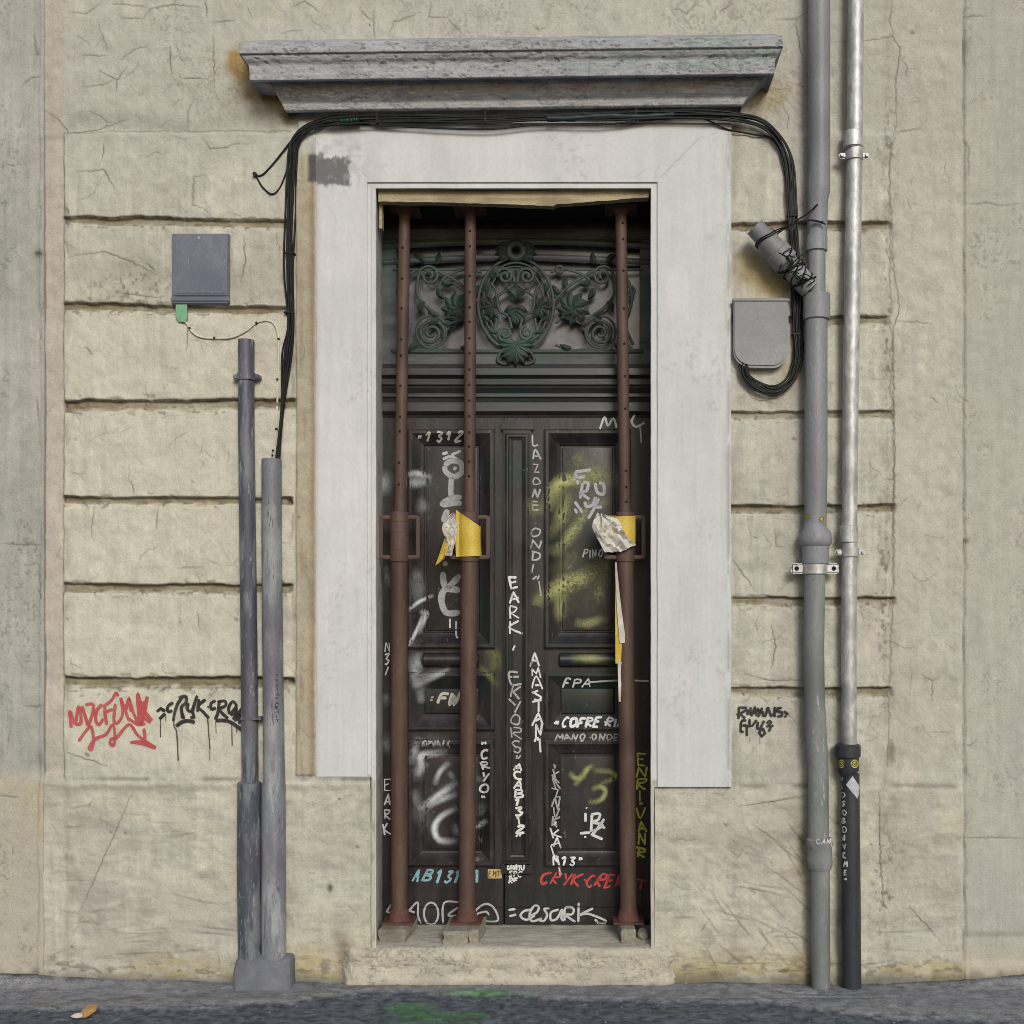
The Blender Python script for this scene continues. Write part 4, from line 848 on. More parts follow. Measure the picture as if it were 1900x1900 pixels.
FONT = {'A': [[(0, 0), (1.6, 6), (3.4, 0)], [(.6, 2), (2.9, 2.2)]], 'B': [[(0, 0), (.1, 6)], [(0, 6), (2.6, 5.6), (2.6, 3.8), (.2, 3.2), (3, 2.6), (2.9, .4), (0, 0)]], 'C': [[(3.2, 5.3), (1.6, 6), (.2, 4), (.2, 1.6), (1.6, 0), (3.2, .9)]],
 'D': [[(.1, 0), (0, 6)], [(0, 6), (2.8, 5), (3.2, 2.4), (1.8, .3), (0, 0)]], 'E': [[(3, 5.9), (.1, 6), (0, 0), (3, .2)], [(.1, 3.1), (2.4, 3.3)]], 'F': [[(3.2, 6), (.1, 5.8), (0, 0)], [(0, 3), (2.4, 3.2)]], 'G': [[(3, 5.2), (1.5, 6), (.1, 3.5), (.6, .6), (2, 0), (3.1, 1), (3.1, 2.8), (1.8, 2.8)]],
 'H': [[(0, 0), (0, 6)], [(3, 0), (3, 6)], [(0, 3), (3, 3.1)]], 'I': [[(.6, 0), (.7, 6)]], 'K': [[(0, 0), (0, 6)], [(3, 6), (.1, 2.8), (3.2, -.3)]], 'L': [[(0, 6), (0, 0), (2.8, .2)]], 'M': [[(-.2, 0), (.5, 6), (1.8, 2.2), (3.2, 6), (3.8, 0)]], 'N': [[(0, 0), (.2, 6), (2.8, .2), (3, 6)]],
 'O': [[(1.6, 6), (.1, 4.2), (.2, 1.4), (1.7, 0), (3.2, 1.6), (3.1, 4.4), (1.6, 6)]], 'P': [[(0, 0), (.1, 6)], [(.1, 6), (2.8, 5.4), (2.7, 3.4), (.1, 2.8)]], 'R': [[(0, 0), (.1, 6)], [(.1, 6), (2.7, 5.4), (2.6, 3.6), (.1, 3), (3.1, 0)]], 'S': [[(3, 5.4), (1.6, 6), (.2, 4.8), (1.4, 3.2), (2.9, 1.8), (1.6, 0), (.1, .7)]],
 'T': [[(-.2, 5.8), (3.4, 6)], [(1.6, 6), (1.5, 0)]], 'U': [[(0, 6), (.1, 1.5), (1.5, 0), (2.9, 1.4), (3, 6)]], 'V': [[(0, 6), (1.6, 0), (3.2, 6)]], 'W': [[(-.2, 6), (.7, 0), (1.8, 4), (2.8, 0), (3.8, 6)]], 'X': [[(0, 6), (3, 0)], [(3, 6), (0, 0)]], 'Y': [[(0, 6), (1.6, 3)], [(3.2, 6), (1.1, -.4)]], 'Z': [[(0, 6), (3, 6), (.1, .1), (3.2, 0)]],
 '1': [[(.1, 4.4), (1.4, 6), (1.4, 0)]], '8': [[(1.5, 3.2), (.3, 4.6), (1.6, 6), (2.8, 4.7), (1.5, 3.2), (.1, 1.4), (1.5, 0), (3, 1.4), (1.5, 3.2)]], '2': [[(.2, 4.8), (1.5, 6), (2.8, 4.6), (.1, .2), (3.2, 0)]], '3': [[(.2, 5.8), (2.8, 5.8), (1.2, 3.4), (2.9, 2), (1.6, 0), (.1, .6)]], '"': [[(.6, 6), (.4, 4)], [(2, 6), (1.8, 4)]], '=': [[(.2, 3.9), (2.8, 4.2)], [(.2, 2), (2.8, 2.3)]], '.': [[(1, 2.8), (1.5, 3.0)]], ',': [[(1.4, 1), (.8, -.8)]], "'": [[(.8, 6), (.6, 4.2)]], '/': [[(0, 0), (3, 6)]]}
CURVY = set('CDGOSU238BRP')
def _letter(ch, u, v, j):
    """one letter of the stroke alphabet, each time drawn a little differently"""
    rot = rnd.gauss(0, .10); sx = rnd.uniform(.82, 1.12); sy = rnd.uniform(.88, 1.12); sk = rnd.gauss(0, .10); out = []
    for st in FONT[ch]:
        q = []
        for a, b in st:
            x = (a - 1.6) * sx + rnd.gauss(0, j * .75) + (b - 3) * sk; y = (b - 3) * sy + rnd.gauss(0, j * .75)
            q.append(((x * math.cos(rot) - y * math.sin(rot) * v / u * .5 + 1.6) * u, (x * math.sin(rot) * u / v * .8 + y + 3) * v))
        out.append(q)
    return out
def text_h(mb, s, x, y, h, adv, wd, col, bvh, slant=.12, alpha=1.0, j=.3, squash=None, rise=0, **kw):
    """letters left to right, x,y = foot of the first letter"""
    w_ = (adv * .72 / 3.4) if squash is None else squash
    for ch in s:
        if ch in FONT:
            dy = rnd.uniform(-.06, .06) * h; f_ = rnd.uniform(.85, 1.15)
            for q in _letter(ch, w_, h / 6, j):
                stroke(mb, [(x + a + b * slant, y + dy - b) for a, b in q], wd * f_ * rnd.uniform(.88, 1.12), col, bvh, alpha, sm=(ch in CURVY or (ch not in 'WMNZ' and rnd.random() < .3)), jit=.2, **kw)
        x += adv * (.55 if ch in '.I,' else 1) * rnd.uniform(.93, 1.07); y -= rise
def text_v(mb, s, x, y, h, lead, wd, col, bvh, w_=None, alpha=1.0, dx=0, j=.35, **kw):
    """letters stacked, x = left, y = top of the first letter"""
    u = (h / 6 if w_ is None else w_ / 3.2)
    for ch in s:
        if ch in FONT:
            ox = rnd.uniform(-1.2, 1.2); f_ = rnd.uniform(.85, 1.15)
            for q in _letter(ch, u, h / 6, j):
                stroke(mb, [(x + ox + a, y + h - b) for a, b in q], wd * f_ * rnd.uniform(.88, 1.12), col, bvh, alpha, sm=(ch in CURVY or (ch not in 'WMNZ' and rnd.random() < .3)), jit=.2, **kw)
        y += lead * (.75 if ch in '".' else 1); x += dx
def tag(parent, label, fn, name='graffiti_tag', wall=False):
    m = MB(); fn(m)
    o = m.build(name, M['graf'], parent); o['label'] = label; return o
B_ = bvh_door
WH = (.70, .70, .71); GY_ = (.36, .36, .37); DIM = (.27, .28, .29); LAV = (.45, .44, .50); YE = (.40, .42, .12); YG = (.33, .35, .12)
def z6(pts): return [(680 + x * .2895, 760 + y * .2895) for x, y in pts]
def z7(pts): return [(680 + x * .3157, 1180 + y * .3157) for x, y in pts]
# soft spray first (lies closest to the wood)
def f(m):
    for pts, w_, a in [([(1330, 300), (1440, 420), (1560, 440), (1600, 400)], 130, .75), ([(1600, 360), (1400, 430), (1230, 480), (1150, 620), (1040, 650)], 100, .6), ([(1330, 300), (1400, 330)], 110, .75), ([(1280, 480), (1250, 700), (1160, 820)], 90, .55), ([(1480, 520), (1380, 700), (1230, 900), (1180, 860)], 80, .42), ([(1580, 960), (1430, 1060), (1250, 1130), (1100, 1230), (1080, 1260)], 110, .8), ([(1250, 1130), (1240, 1300), (1260, 1350)], 80, .6), ([(1330, 1360), (1420, 1370), (1560, 1320)], 60, .55), ([(1490, 1080), (1490, 1260)], 70, .4), ([(1570, 940), (1480, 1060)], 110, .6), ([(1450, 640), (1560, 570)], 60, .4), ([(1200, 1240), (1330, 1120)], 80, .45), ([(1380, 860), (1300, 960), (1180, 1060)], 110, .28), ([(1300, 1590), (1560, 1600)], 60, .45), ([(1050, 560), (1060, 700)], 70, .4), ([(1350, 330), (1300, 600), (1250, 800)], 260, .16), ([(1500, 980), (1300, 1120), (1120, 1220)], 260, .2), ([(1400, 1100), (1400, 1330)], 220, .14)]:
        stroke(m, z6(pts), w_ * .2895, (.58, .59, .25), B_, a, soft=True, off=.0012)
tag(leafR, 'broad yellow green sprayed zigzag on the tall panel', f, 'spray_paint')
def f(m):
    for pts, w_, a in [([(240, 470), (310, 470), (420, 455)], 60, .8), ([(240, 420), (330, 410), (420, 440)], 40, .6), ([(330, 570), (400, 640)], 60, .45), ([(100, 500), (180, 420)], 90, .5), ([(265, 1290), (340, 1230), (430, 1190)], 28, .75), ([(260, 1530), (320, 1420), (370, 1300)], 26, .65), ([(290, 1030), (350, 1090)], 60, .6), ([(110, 420), (110, 520)], 70, .55), ([(310, 640), (400, 620)], 60, .4), ([(120, 1000), (150, 1140)], 50, .35), ([(300, 1560), (320, 1780)], 60, .5), ([(350, 1740), (480, 1690), (540, 1640)], 40, .4), ([(340, 1300), (385, 1310), (330, 1440)], 30, .5)]:
        stroke(m, z6(pts), w_ * .2895, (.66, .70, .74), B_, a, soft=True, off=.0012)
    for pts, w_, a in [([(300, 1020), (420, 940), (540, 850)], 42, .85), ([(320, 1025), (440, 960), (540, 930)], 42, .8), ([(300, 1025), (330, 1015)], 75, .95), ([(535, 1010), (440, 1060), (400, 1130), (430, 1200), (540, 1205)], 40, .85), ([(640, 1130), (710, 1080)], 34, .6), ([(650, 1010), (700, 1030)], 80, .75), ([(300, 830), (320, 760), (330, 700), (480, 680)], 48, .55), ([(400, 880), (430, 800), (490, 740)], 36, .55), ([(310, 590), (260, 760)], 50, .5), ([(310, 320), (330, 400)], 50, .65), ([(270, 300), (380, 250), (460, 215)], 36, .5), ([(280, 900), (300, 1000)], 50, .4), ([(520, 1100), (535, 1180)], 44, .5), ([(310, 90), (300, 160), (340, 180)], 44, .45), ([(110, 610), (130, 680)], 40, .3), ([(640, 850), (690, 840)], 50, .4), ([(480, 800), (520, 840)], 36, .7), ([(355, 740), (300, 820)], 40, .5), ([(640, 1300), (660, 1330)], 40, .6), ([(110, 340), (125, 390)], 34, .3)]:
        stroke(m, z7(pts), w_ * .3157, (.70, .74, .78), B_, a, soft=True, off=.0012)
def f2(m):
    for pts, w_, a in [([(300, 880), (310, 1020), (420, 1180)], 120, .22), ([(280, 620), (420, 640), (520, 700)], 120, .2), ([(330, 720), (300, 800), (290, 860)], 90, .3), ([(260, 120), (300, 220), (330, 380)], 90, .3), ([(240, 260), (340, 240), (450, 200)], 50, .35), ([(390, 960), (540, 870)], 90, .25), ([(110, 330), (120, 420)], 60, .25), ([(120, 560), (125, 700)], 60, .25)]:
        stroke(m, z7(pts), w_ * .3157, (.66, .70, .74), B_, a, soft=True, off=.0010)
    for pts, w_, a in [([(110, 380), (115, 480), (120, 560)], 80, .4), ([(250, 420), (400, 450)], 90, .35), ([(300, 1000), (330, 1150), (300, 1300)], 90, .28), ([(270, 1500), (330, 1540)], 80, .3)]:
        stroke(m, z6(pts), w_ * .2895, (.66, .70, .74), B_, a, soft=True, off=.0010)
tag(leafL, 'faint haze of white overspray', f2, 'spray_paint')
tag(leafL, 'soft white sprayed loops and streaks', f, 'spray_paint')
def f(m):
    for pts, w_, a in [([(690, 90), (760, 110), (770, 200)], 60, .5), ([(650, 160), (780, 300)], 40, .35), ([(740, 100), (745, 230)], 50, .35)]:
        stroke(m, z7(pts), w_ * .3157, (.33, .35, .10), B_, a, soft=True, off=.0013)
tag(leafL, 'faint yellow spray by the centre of the door', f, 'spray_paint')
def f(m):
    for pts, w_, a in [([(1190, 800), (1225, 835), (1265, 830), (1300, 780), (1340, 765)], 34, .9), ([(1290, 800), (1250, 840), (1225, 885)], 32, .9), ([(1330, 790), (1440, 800), (1455, 835), (1370, 870)], 32, .9), ([(1320, 905), (1375, 885), (1405, 915), (1375, 965), (1300, 978)], 34, .95)]:
        stroke(m, z7(pts), w_ * .3157, (.40, .40, .17), B_, a, soft=True, off=.0015)
tag(leafR, 'two soft yellow sprayed figures on the lower panel', f, 'spray_paint')
# writing, left leaf
O2 = .0022
tag(leafL, 'white number 1312 at the head of the tall panel', lambda m: (text_h(m, '"', 774, 824, 16, 12, 2.6, WH, B_, off=O2), text_h(m, '1312', 788, 820, 17, 19, 3.0, (.52, .50, .46), B_, off=O2, rise=.6)))
def f(m):
    for p in ([(485, 285), (520, 275)], [(545, 290), (605, 265)], [(490, 320), (540, 300), (600, 330)], ): stroke(m, z6(p), 5, (.55, .55, .56), B_, .9, off=O2)
    for p in ([(500, 360), (540, 330), (600, 340), (610, 400), (560, 430), (510, 400), (500, 360)], [(560, 370), (575, 385)], [(545, 430), (540, 520), (545, 560)], [(480, 600), (540, 570), (610, 560)], [(480, 590), (500, 610), (560, 600), (610, 600)], [(490, 720), (520, 640)]): stroke(m, z6(p), 11, (.42, .42, .43), B_, .9, off=O2)
    for p in ([(490, 1040), (495, 1110), (520, 1140), (600, 1060)], [(600, 1160), (510, 1150), (480, 1210), (510, 1300), (600, 1300)], [(520, 990), (490, 985)]): stroke(m, z6(p), 13, (.40, .41, .41), B_, .9, off=O2)
    for p in ([(535, 1340), (535, 1400)], [(575, 1355), (575, 1440), (585, 1465)]): stroke(m, z6(p), 3, WH, B_, .9, off=O2)
tag(leafL, 'fat silver grey letters down the tall panel', f)
tag(leafL, 'white FW in the small panel', lambda m: (text_h(m, 'FW', 812, 1308, 22, 20, 5, (.50, .48, .44), B_, off=O2, slant=.35), text_h(m, '=', 797, 1306, 20, 10, 3, (.50, .30, .34), B_, off=O2)))
tag(leafL, 'white CRYO written downwards', lambda m: text_v(m, '"CRYO"', 893, 1376, 15, 21, 3.6, WH, B_, w_=12, off=O2))
tag(leafL, 'small pale scribble at the top of the lower panel', lambda m: text_h(m, 'SPNAFK', 783, 1385, 10, 9, 2.2, GY_, B_, off=O2, j=.8))
tag(leafL, 'white EARK written down the edge of the left leaf', lambda m: text_v(m, 'EARK', 713, 1447, 20, 27, 2.4, WH, B_, w_=11, off=O2))
tag(leafL, 'white scrawl half way up the edge of the left leaf', lambda m: text_v(m, 'N3/', 714, 1192, 18, 22, 2.2, WH, B_, w_=10, off=O2))
tag(leafL, 'pale blue letters AB 1312 along the bottom rail', lambda m: (text_h(m, '.AB', 754, 1634, 20, 19, 4.0, (.23, .43, .50), B_, off=O2, slant=.3), text_h(m, '131', 806, 1638, 22, 17, 4.2, (.28, .48, .54), B_, off=O2, slant=.3), text_h(m, '1', 880, 1638, 24, 12, 4.2, (.26, .46, .52), B_, off=O2)))
def f(m):
    W2 = (.48, .48, .49)
    for p in ([(150, 1575), (120, 1620), (150, 1625)], [(250, 1615), (300, 1565), (302, 1640), (320, 1690)], [(250, 1615), (285, 1625)], [(450, 1690), (455, 1570), (540, 1565)], [(540, 1595), (480, 1640), (535, 1645)], [(640, 1650), (645, 1610), (700, 1575), (750, 1600), (772, 1672), (690, 1675), (645, 1640), (700, 1620), (720, 1640)]): stroke(m, z7(p), 3.4, W2, B_, .88, off=O2)
    stroke(m, z7([(380 + 42 * math.cos(t * .35), 1632 + 65 * math.sin(t * .35)) for t in range(19)]), 3.4, W2, B_, .88, off=O2)
tag(leafL, 'thin white letters across the foot of the left leaf', f)
# right leaf
tag(leafR, 'grey LAZONE ONDI written down the stile', lambda m: (text_v(m, 'LA', 990, 808, 17, 27, 2.6, (.48, .48, .49), B_, w_=13, off=O2), text_v(m, 'ZONE', 988, 862, 15, 23, 2.6, GY_, B_, w_=13, off=O2), text_v(m, '.ONDI"', 987, 962, 17, 22.5, 2.8, (.40, .41, .42), B_, w_=15, off=O2), stroke(m, [(1000, 1078), (1004, 1106)], 2.4, (.4, .41, .42), B_, off=O2)))
tag(leafR, 'white EARK on the narrow centre strip', lambda m: text_v(m, 'EARK,', 944, 1070, 22, 27.5, 3.4, WH, B_, w_=18, dx=1, off=O2))
tag(leafR, 'white letters M and Y beside the right prop', lambda m: (stroke(m, [(1113, 796), (1122, 774), (1128, 790), (1138, 776), (1144, 794)], 3.4, WH, B_, off=O2), stroke(m, [(1178, 770), (1172, 782), (1180, 792), (1196, 784)], 3.8, WH, B_, off=O2), stroke(m, [(1188, 792), (1190, 822)], 2.6, WH, B_, off=O2)))
def f(m):
    for p in ([(1335, 400), (1440, 385)], [(1340, 400), (1355, 480)], [(1330, 445), (1400, 430)], [(1385, 470), (1370, 570)], [(1385, 470), (1420, 470), (1410, 520), (1370, 530), (1430, 575)], [(1465, 470), (1480, 530), (1520, 540), (1520, 480), (1490, 470)], [(1400, 590), (1410, 620), (1450, 610), (1470, 560)], [(1490, 570), (1450, 650), (1420, 700)], [(1460, 625), (1510, 625)], [(1335, 590), (1385, 660)], [(1335, 635), (1350, 665)]): stroke(m, z6(p), 5, LAV, B_, .9, off=O2)
tag(leafR, 'lavender tag in the middle of the tall panel', f)
tag(leafR, 'small white word PINO under the torn tape', lambda m: text_h(m, 'PINO', 1082, 1034, 14, 11, 2.2, WH, B_, off=O2))
tag(leafR, 'white AMASTAN written down the stile', lambda m: (text_v(m, 'AMASTAN"', 987, 1214, 20, 22, 3.2, WH, B_, w_=13, dx=.8, off=O2, j=.7), stroke(m, [(1001, 1370), (1003, 1396)], 3, WH, B_, off=O2)))
tag(leafR, 'white FPA with a long dash across the small panel', lambda m: (text_h(m, 'FPA', 1042, 1276, 17, 19, 3.0, WH, B_, off=O2, slant=.4, squash=4), stroke(m, [(1092, 1266), (1120, 1264), (1160, 1262), (1204, 1264)], 2.8, WH, B_, off=O2)))
tag(leafR, 'bold white COFRE RII under the small panel', lambda m: text_h(m, '=COFRE.RII', 1026, 1349, 17, 14.5, 4.0, WH, B_, off=O2, slant=.3))
tag(leafR, 'small pale MANO ONDE on the middle rail', lambda m: text_h(m, 'MANO.ONDE', 1032, 1374, 12, 14, 2.6, (.42, .41, .40), B_, off=O2))
tag(leafR, 'grey EKYORS on the narrow centre strip', lambda m: text_v(m, 'EKYORS""', 948, 1248, 20, 25.5, 2.8, (.40, .39, .38), B_, w_=17, dx=.6, off=O2))
tag(leafR, 'white ACAB1312 on the narrow centre strip', lambda m: text_v(m, 'ACAB1312"', 955, 1416, 14, 16.5, 3.6, WH, B_, w_=13, dx=.4, off=O2))
tag(leafR, 'grey zigzag writing down the edge of the lower panel', lambda m: (text_v(m, '"KAZNVK', 1026, 1416, 20, 17, 2.6, (.40, .37, .36), B_, w_=13, off=O2, j=.9), text_v(m, '"KALM', 1025, 1525, 17, 17, 2.8, WH, B_, w_=13, off=O2, j=.7)))
tag(leafR, 'white M13 at the corner of the lower panel', lambda m: (text_h(m, '13"', 1041, 1606, 15, 15, 2.8, WH, B_, off=O2), stroke(m, [(1036, 1600), (1040, 1626)], 2.6, WH, B_, off=O2)))
def f(m):
    for p in ([(1287, 1040), (1287, 1092)], [(1291, 1008), (1296, 1014)], [(1325, 1050), (1320, 1150)], [(1320, 1050), (1370, 1045), (1362, 1080), (1330, 1095), (1388, 1112), (1330, 1150)], [(1398, 1075), (1360, 1130), (1325, 1168), (1388, 1195)], [(1370, 1110), (1402, 1130)], [(1255, 1160), (1315, 1155)], [(1280, 1182), (1292, 1180)]): stroke(m, z7(p), 4.4, WH, B_, .95, off=O2, sm=len(p) > 4)
tag(leafR, 'white IBZ at the bottom of the lower panel', f)
tag(leafR, 'yellow ENRI VANR written down the right edge of the door', lambda m: (text_v(m, 'ENRI', 1183, 1400, 19, 22.5, 3.0, (.66, .62, .08), B_, w_=18, off=O2), text_v(m, '.VANR', 1182, 1482, 19, 24, 3.0, (.66, .62, .08), B_, w_=17, off=O2)))
tag(leafR, 'red CRYK CREW along the bottom rail', lambda m: (text_h(m, 'CRYK', 1001, 1641, 22, 20, 3.6, (.50, .055, .05), B_, off=O2, slant=.4), text_h(m, '.CREW', 1076, 1645, 22, 18, 3.6, (.50, .055, .05), B_, off=O2, slant=.4), text_h(m, 'T', 1182, 1650, 16, 20, 3.4, (.40, .04, .04), B_, off=O2)))
tag(leafR, 'small white three line scrawl below the centre strip', lambda m: (text_h(m, 'UHAYU', 942, 1614, 9, 6.5, 2.4, WH, B_, off=O2), text_h(m, 'SPC', 944, 1627, 10, 9, 2.6, WH, B_, off=O2), text_h(m, 'RF', 945, 1638, 9, 9, 2.6, WH, B_, off=O2)))
def f(m):
    for p in ([(835, 1610), (875, 1605)], [(840, 1647), (880, 1637)], [(975, 1610), (930, 1615), (905, 1645), (940, 1668), (990, 1642)], [(950, 1650), (1000, 1625), (1012, 1592), (985, 1588), (960, 1630), (972, 1676), (1030, 1660)], [(1075, 1600), (1045, 1605), (1062, 1640), (1040, 1676), (1005, 1665)], [(1130, 1608), (1085, 1625), (1085, 1670), (1120, 1660), (1150, 1608), (1146, 1660), (1162, 1672)], [(1165, 1672), (1168, 1600), (1215, 1600), (1210, 1635), (1172, 1640), (1228, 1682)], [(1247, 1568), (1245, 1682)], [(1332, 1600), (1255, 1640), (1300, 1632), (1390, 1665), (1407, 1682), (1370, 1692), (1343, 1665)]): stroke(m, z7(p), 3.8, (.56, .56, .56), B_, .92, off=O2)
tag(leafR, 'flowing white signature across the foot of the right leaf', f)
m = MB(); m.pbox(905, 931, 1613, 1630, DD - .003, DD + .002, .0005); st_ = m.build('sticker', M['sticker_o'], leafL); st_['label'] = 'small orange sticker with dark strokes'
m = MB(); text_h(m, 'EMT', 907, 1627, 10, 7.5, 1.8, (.12, .08, .03), B_, off=.0055, slant=0); m.build('sticker_lettering', M['graf'], leafL)

# graffiti on the wall
def z5w(pts): return [(100 + x * .2421, 1240 + y * .2421) for x, y in pts]
def z6w(pts): return [(1330 + x * .08947, 1280 + y * .08947) for x, y in pts]
def f(m):
    c = (.50, .085, .09)
    for p in ([(132, 455), (122, 325), (160, 425), (190, 290), (208, 410), (165, 432)], [(215, 290), (240, 370), (262, 440)], [(240, 280), (295, 275), (300, 330), (262, 445)], [(370, 275), (325, 330), (322, 400), (345, 432), (378, 385)], [(388, 290), (392, 360), (405, 432)], [(380, 290), (440, 245), (475, 188), (492, 215)], [(395, 335), (420, 325), (452, 312)], [(470, 270), (460, 400), (490, 415), (525, 350), (512, 225)], [(510, 225), (545, 320), (575, 402)], [(545, 330), (575, 228), (590, 330)], [(575, 228), (605, 330), (645, 425)], [(655, 440), (640, 200), (665, 260), (690, 345), (716, 215)], [(716, 215), (690, 330), (752, 402)], [(640, 210), (668, 330), (672, 440)], [(655, 300), (690, 380), (740, 415)], [(700, 425), (640, 430), (565, 382)], [(690, 250), (680, 420)]): stroke(m, z5w(p), 6.4, c, None, .9, wall=True, sm=len(p) > 3, jit=.18)
    for p in ([(188, 558), (245, 480), (285, 448), (302, 545), (287, 620), (270, 605), (320, 540), (400, 505), (450, 430), (468, 520), (455, 592), (430, 572), (442, 540), (480, 530), (575, 430), (640, 510), (720, 570), (782, 607)], [(585, 570), (660, 563), (720, 590), (782, 610)], [(600, 565), (700, 580), (760, 605)], [(690, 460), (698, 545)]): stroke(m, z5w(p), 6.2, c, None, .9, wall=True, jit=.18)
tag(facade, 'red spiky tag with a zigzag underline low on the left', f)
def f(m):
    c = (.016, .012, .012)
    for p in ([(788, 332), (828, 300)], [(820, 308), (852, 330)], [(808, 390), (852, 345)], [(915, 262), (885, 280), (868, 310), (880, 332), (908, 322)], [(915, 405), (925, 340), (950, 270), (990, 212)], [(955, 225), (1008, 215), (1012, 262), (975, 305), (998, 388)], [(975, 300), (985, 385)], [(1028, 265), (1022, 310), (1050, 330), (1080, 275)], [(1098, 208), (1065, 320), (1072, 375), (1045, 372)], [(1112, 235), (1100, 332)], [(1162, 238), (1105, 290), (1140, 330), (1188, 382)], [(1176, 296), (1188, 294)], [(1240, 248), (1205, 268), (1208, 312), (1242, 302)], [(1268, 250), (1255, 350), (1235, 392)], [(1252, 258), (1308, 250), (1316, 285), (1270, 318), (1335, 385)], [(1345, 350), (1340, 300), (1370, 255), (1398, 290), (1355, 350), (1400, 345)], [(1370, 390), (1420, 335), (1455, 288)], [(1400, 300), (1392, 400), (1425, 350), (1420, 425)], [(1425, 420), (1460, 310), (1500, 420)]): stroke(m, z5w(p), 6.2, c, None, .98, wall=True, sm=len(p) > 3, jit=.15)
    for p in ([(935, 445), (980, 412), (1030, 402), (1080, 416)], [(1240, 400), (1310, 400), (1370, 422), (1452, 482)]): stroke(m, z5w(p), 7.5, c, None, .98, wall=True)
    for p, w_ in (([(815, 395), (818, 530)], 2.2), ([(918, 400), (922, 450), (936, 470), (946, 560), (952, 708)], 2.8), ([(1178, 380), (1188, 520), (1196, 620)], 2.4), ([(1196, 620), (1194, 705)], 1.4), ([(1240, 400), (1243, 500)], 1.6), ([(1363, 425), (1366, 592)], 2.2), ([(1400, 450), (1402, 495)], 2), ([(855, 350), (857, 408)], 1.4)): stroke(m, z5w(p), w_, (.04, .032, .02), None, .85, wall=True)
tag(facade, 'black dripping CRYK CREW tag low on the left', f)
def f(m):
    c = (.02, .014, .016)
    for p in ([(450, 605), (465, 370)], [(440, 405), (470, 365), (610, 370), (600, 430), (480, 490), (590, 590)], [(415, 518), (455, 490)], [(640, 400), (640, 525)], [(700, 355), (705, 525)], [(640, 460), (705, 452)], [(720, 545), (790, 360), (832, 545)], [(740, 475), (825, 470)], [(848, 380), (885, 470)], [(948, 368), (858, 565)], [(960, 430), (958, 535), (1010, 540), (1060, 355)], [(1060, 355), (1130, 545), (1195, 480)], [(1200, 348), (1202, 565)], [(1352, 370), (1260, 380), (1250, 440), (1352, 462), (1356, 540), (1255, 552)], [(1390, 440), (1485, 512)], [(1400, 540), (1452, 562)], [(612, 632), (530, 630), (500, 700), (498, 862), (562, 872)], [(530, 742), (622, 730)], [(680, 600), (682, 740), (622, 760), (626, 952)], [(622, 760), (740, 742), (832, 620)], [(852, 660), (840, 800), (900, 805), (985, 635)], [(940, 795), (880, 880), (930, 965), (1004, 900), (960, 812), (920, 795)], [(1030, 692), (1100, 640), (1132, 682), (1040, 772)], [(1182, 738), (1120, 760), (1088, 865)]): stroke(m, z6w(p), 5.0, c, None, 1.0, wall=True, sm=len(p) > 6, step=1.6)
    for p in ([(690, 980), (690, 1080)], [(895, 980), (895, 1120)]): stroke(m, z6w(p), 1.4, (.2, .18, .14), None, .6, wall=True)
tag(facade, 'small black two line tag to the right of the door', f)

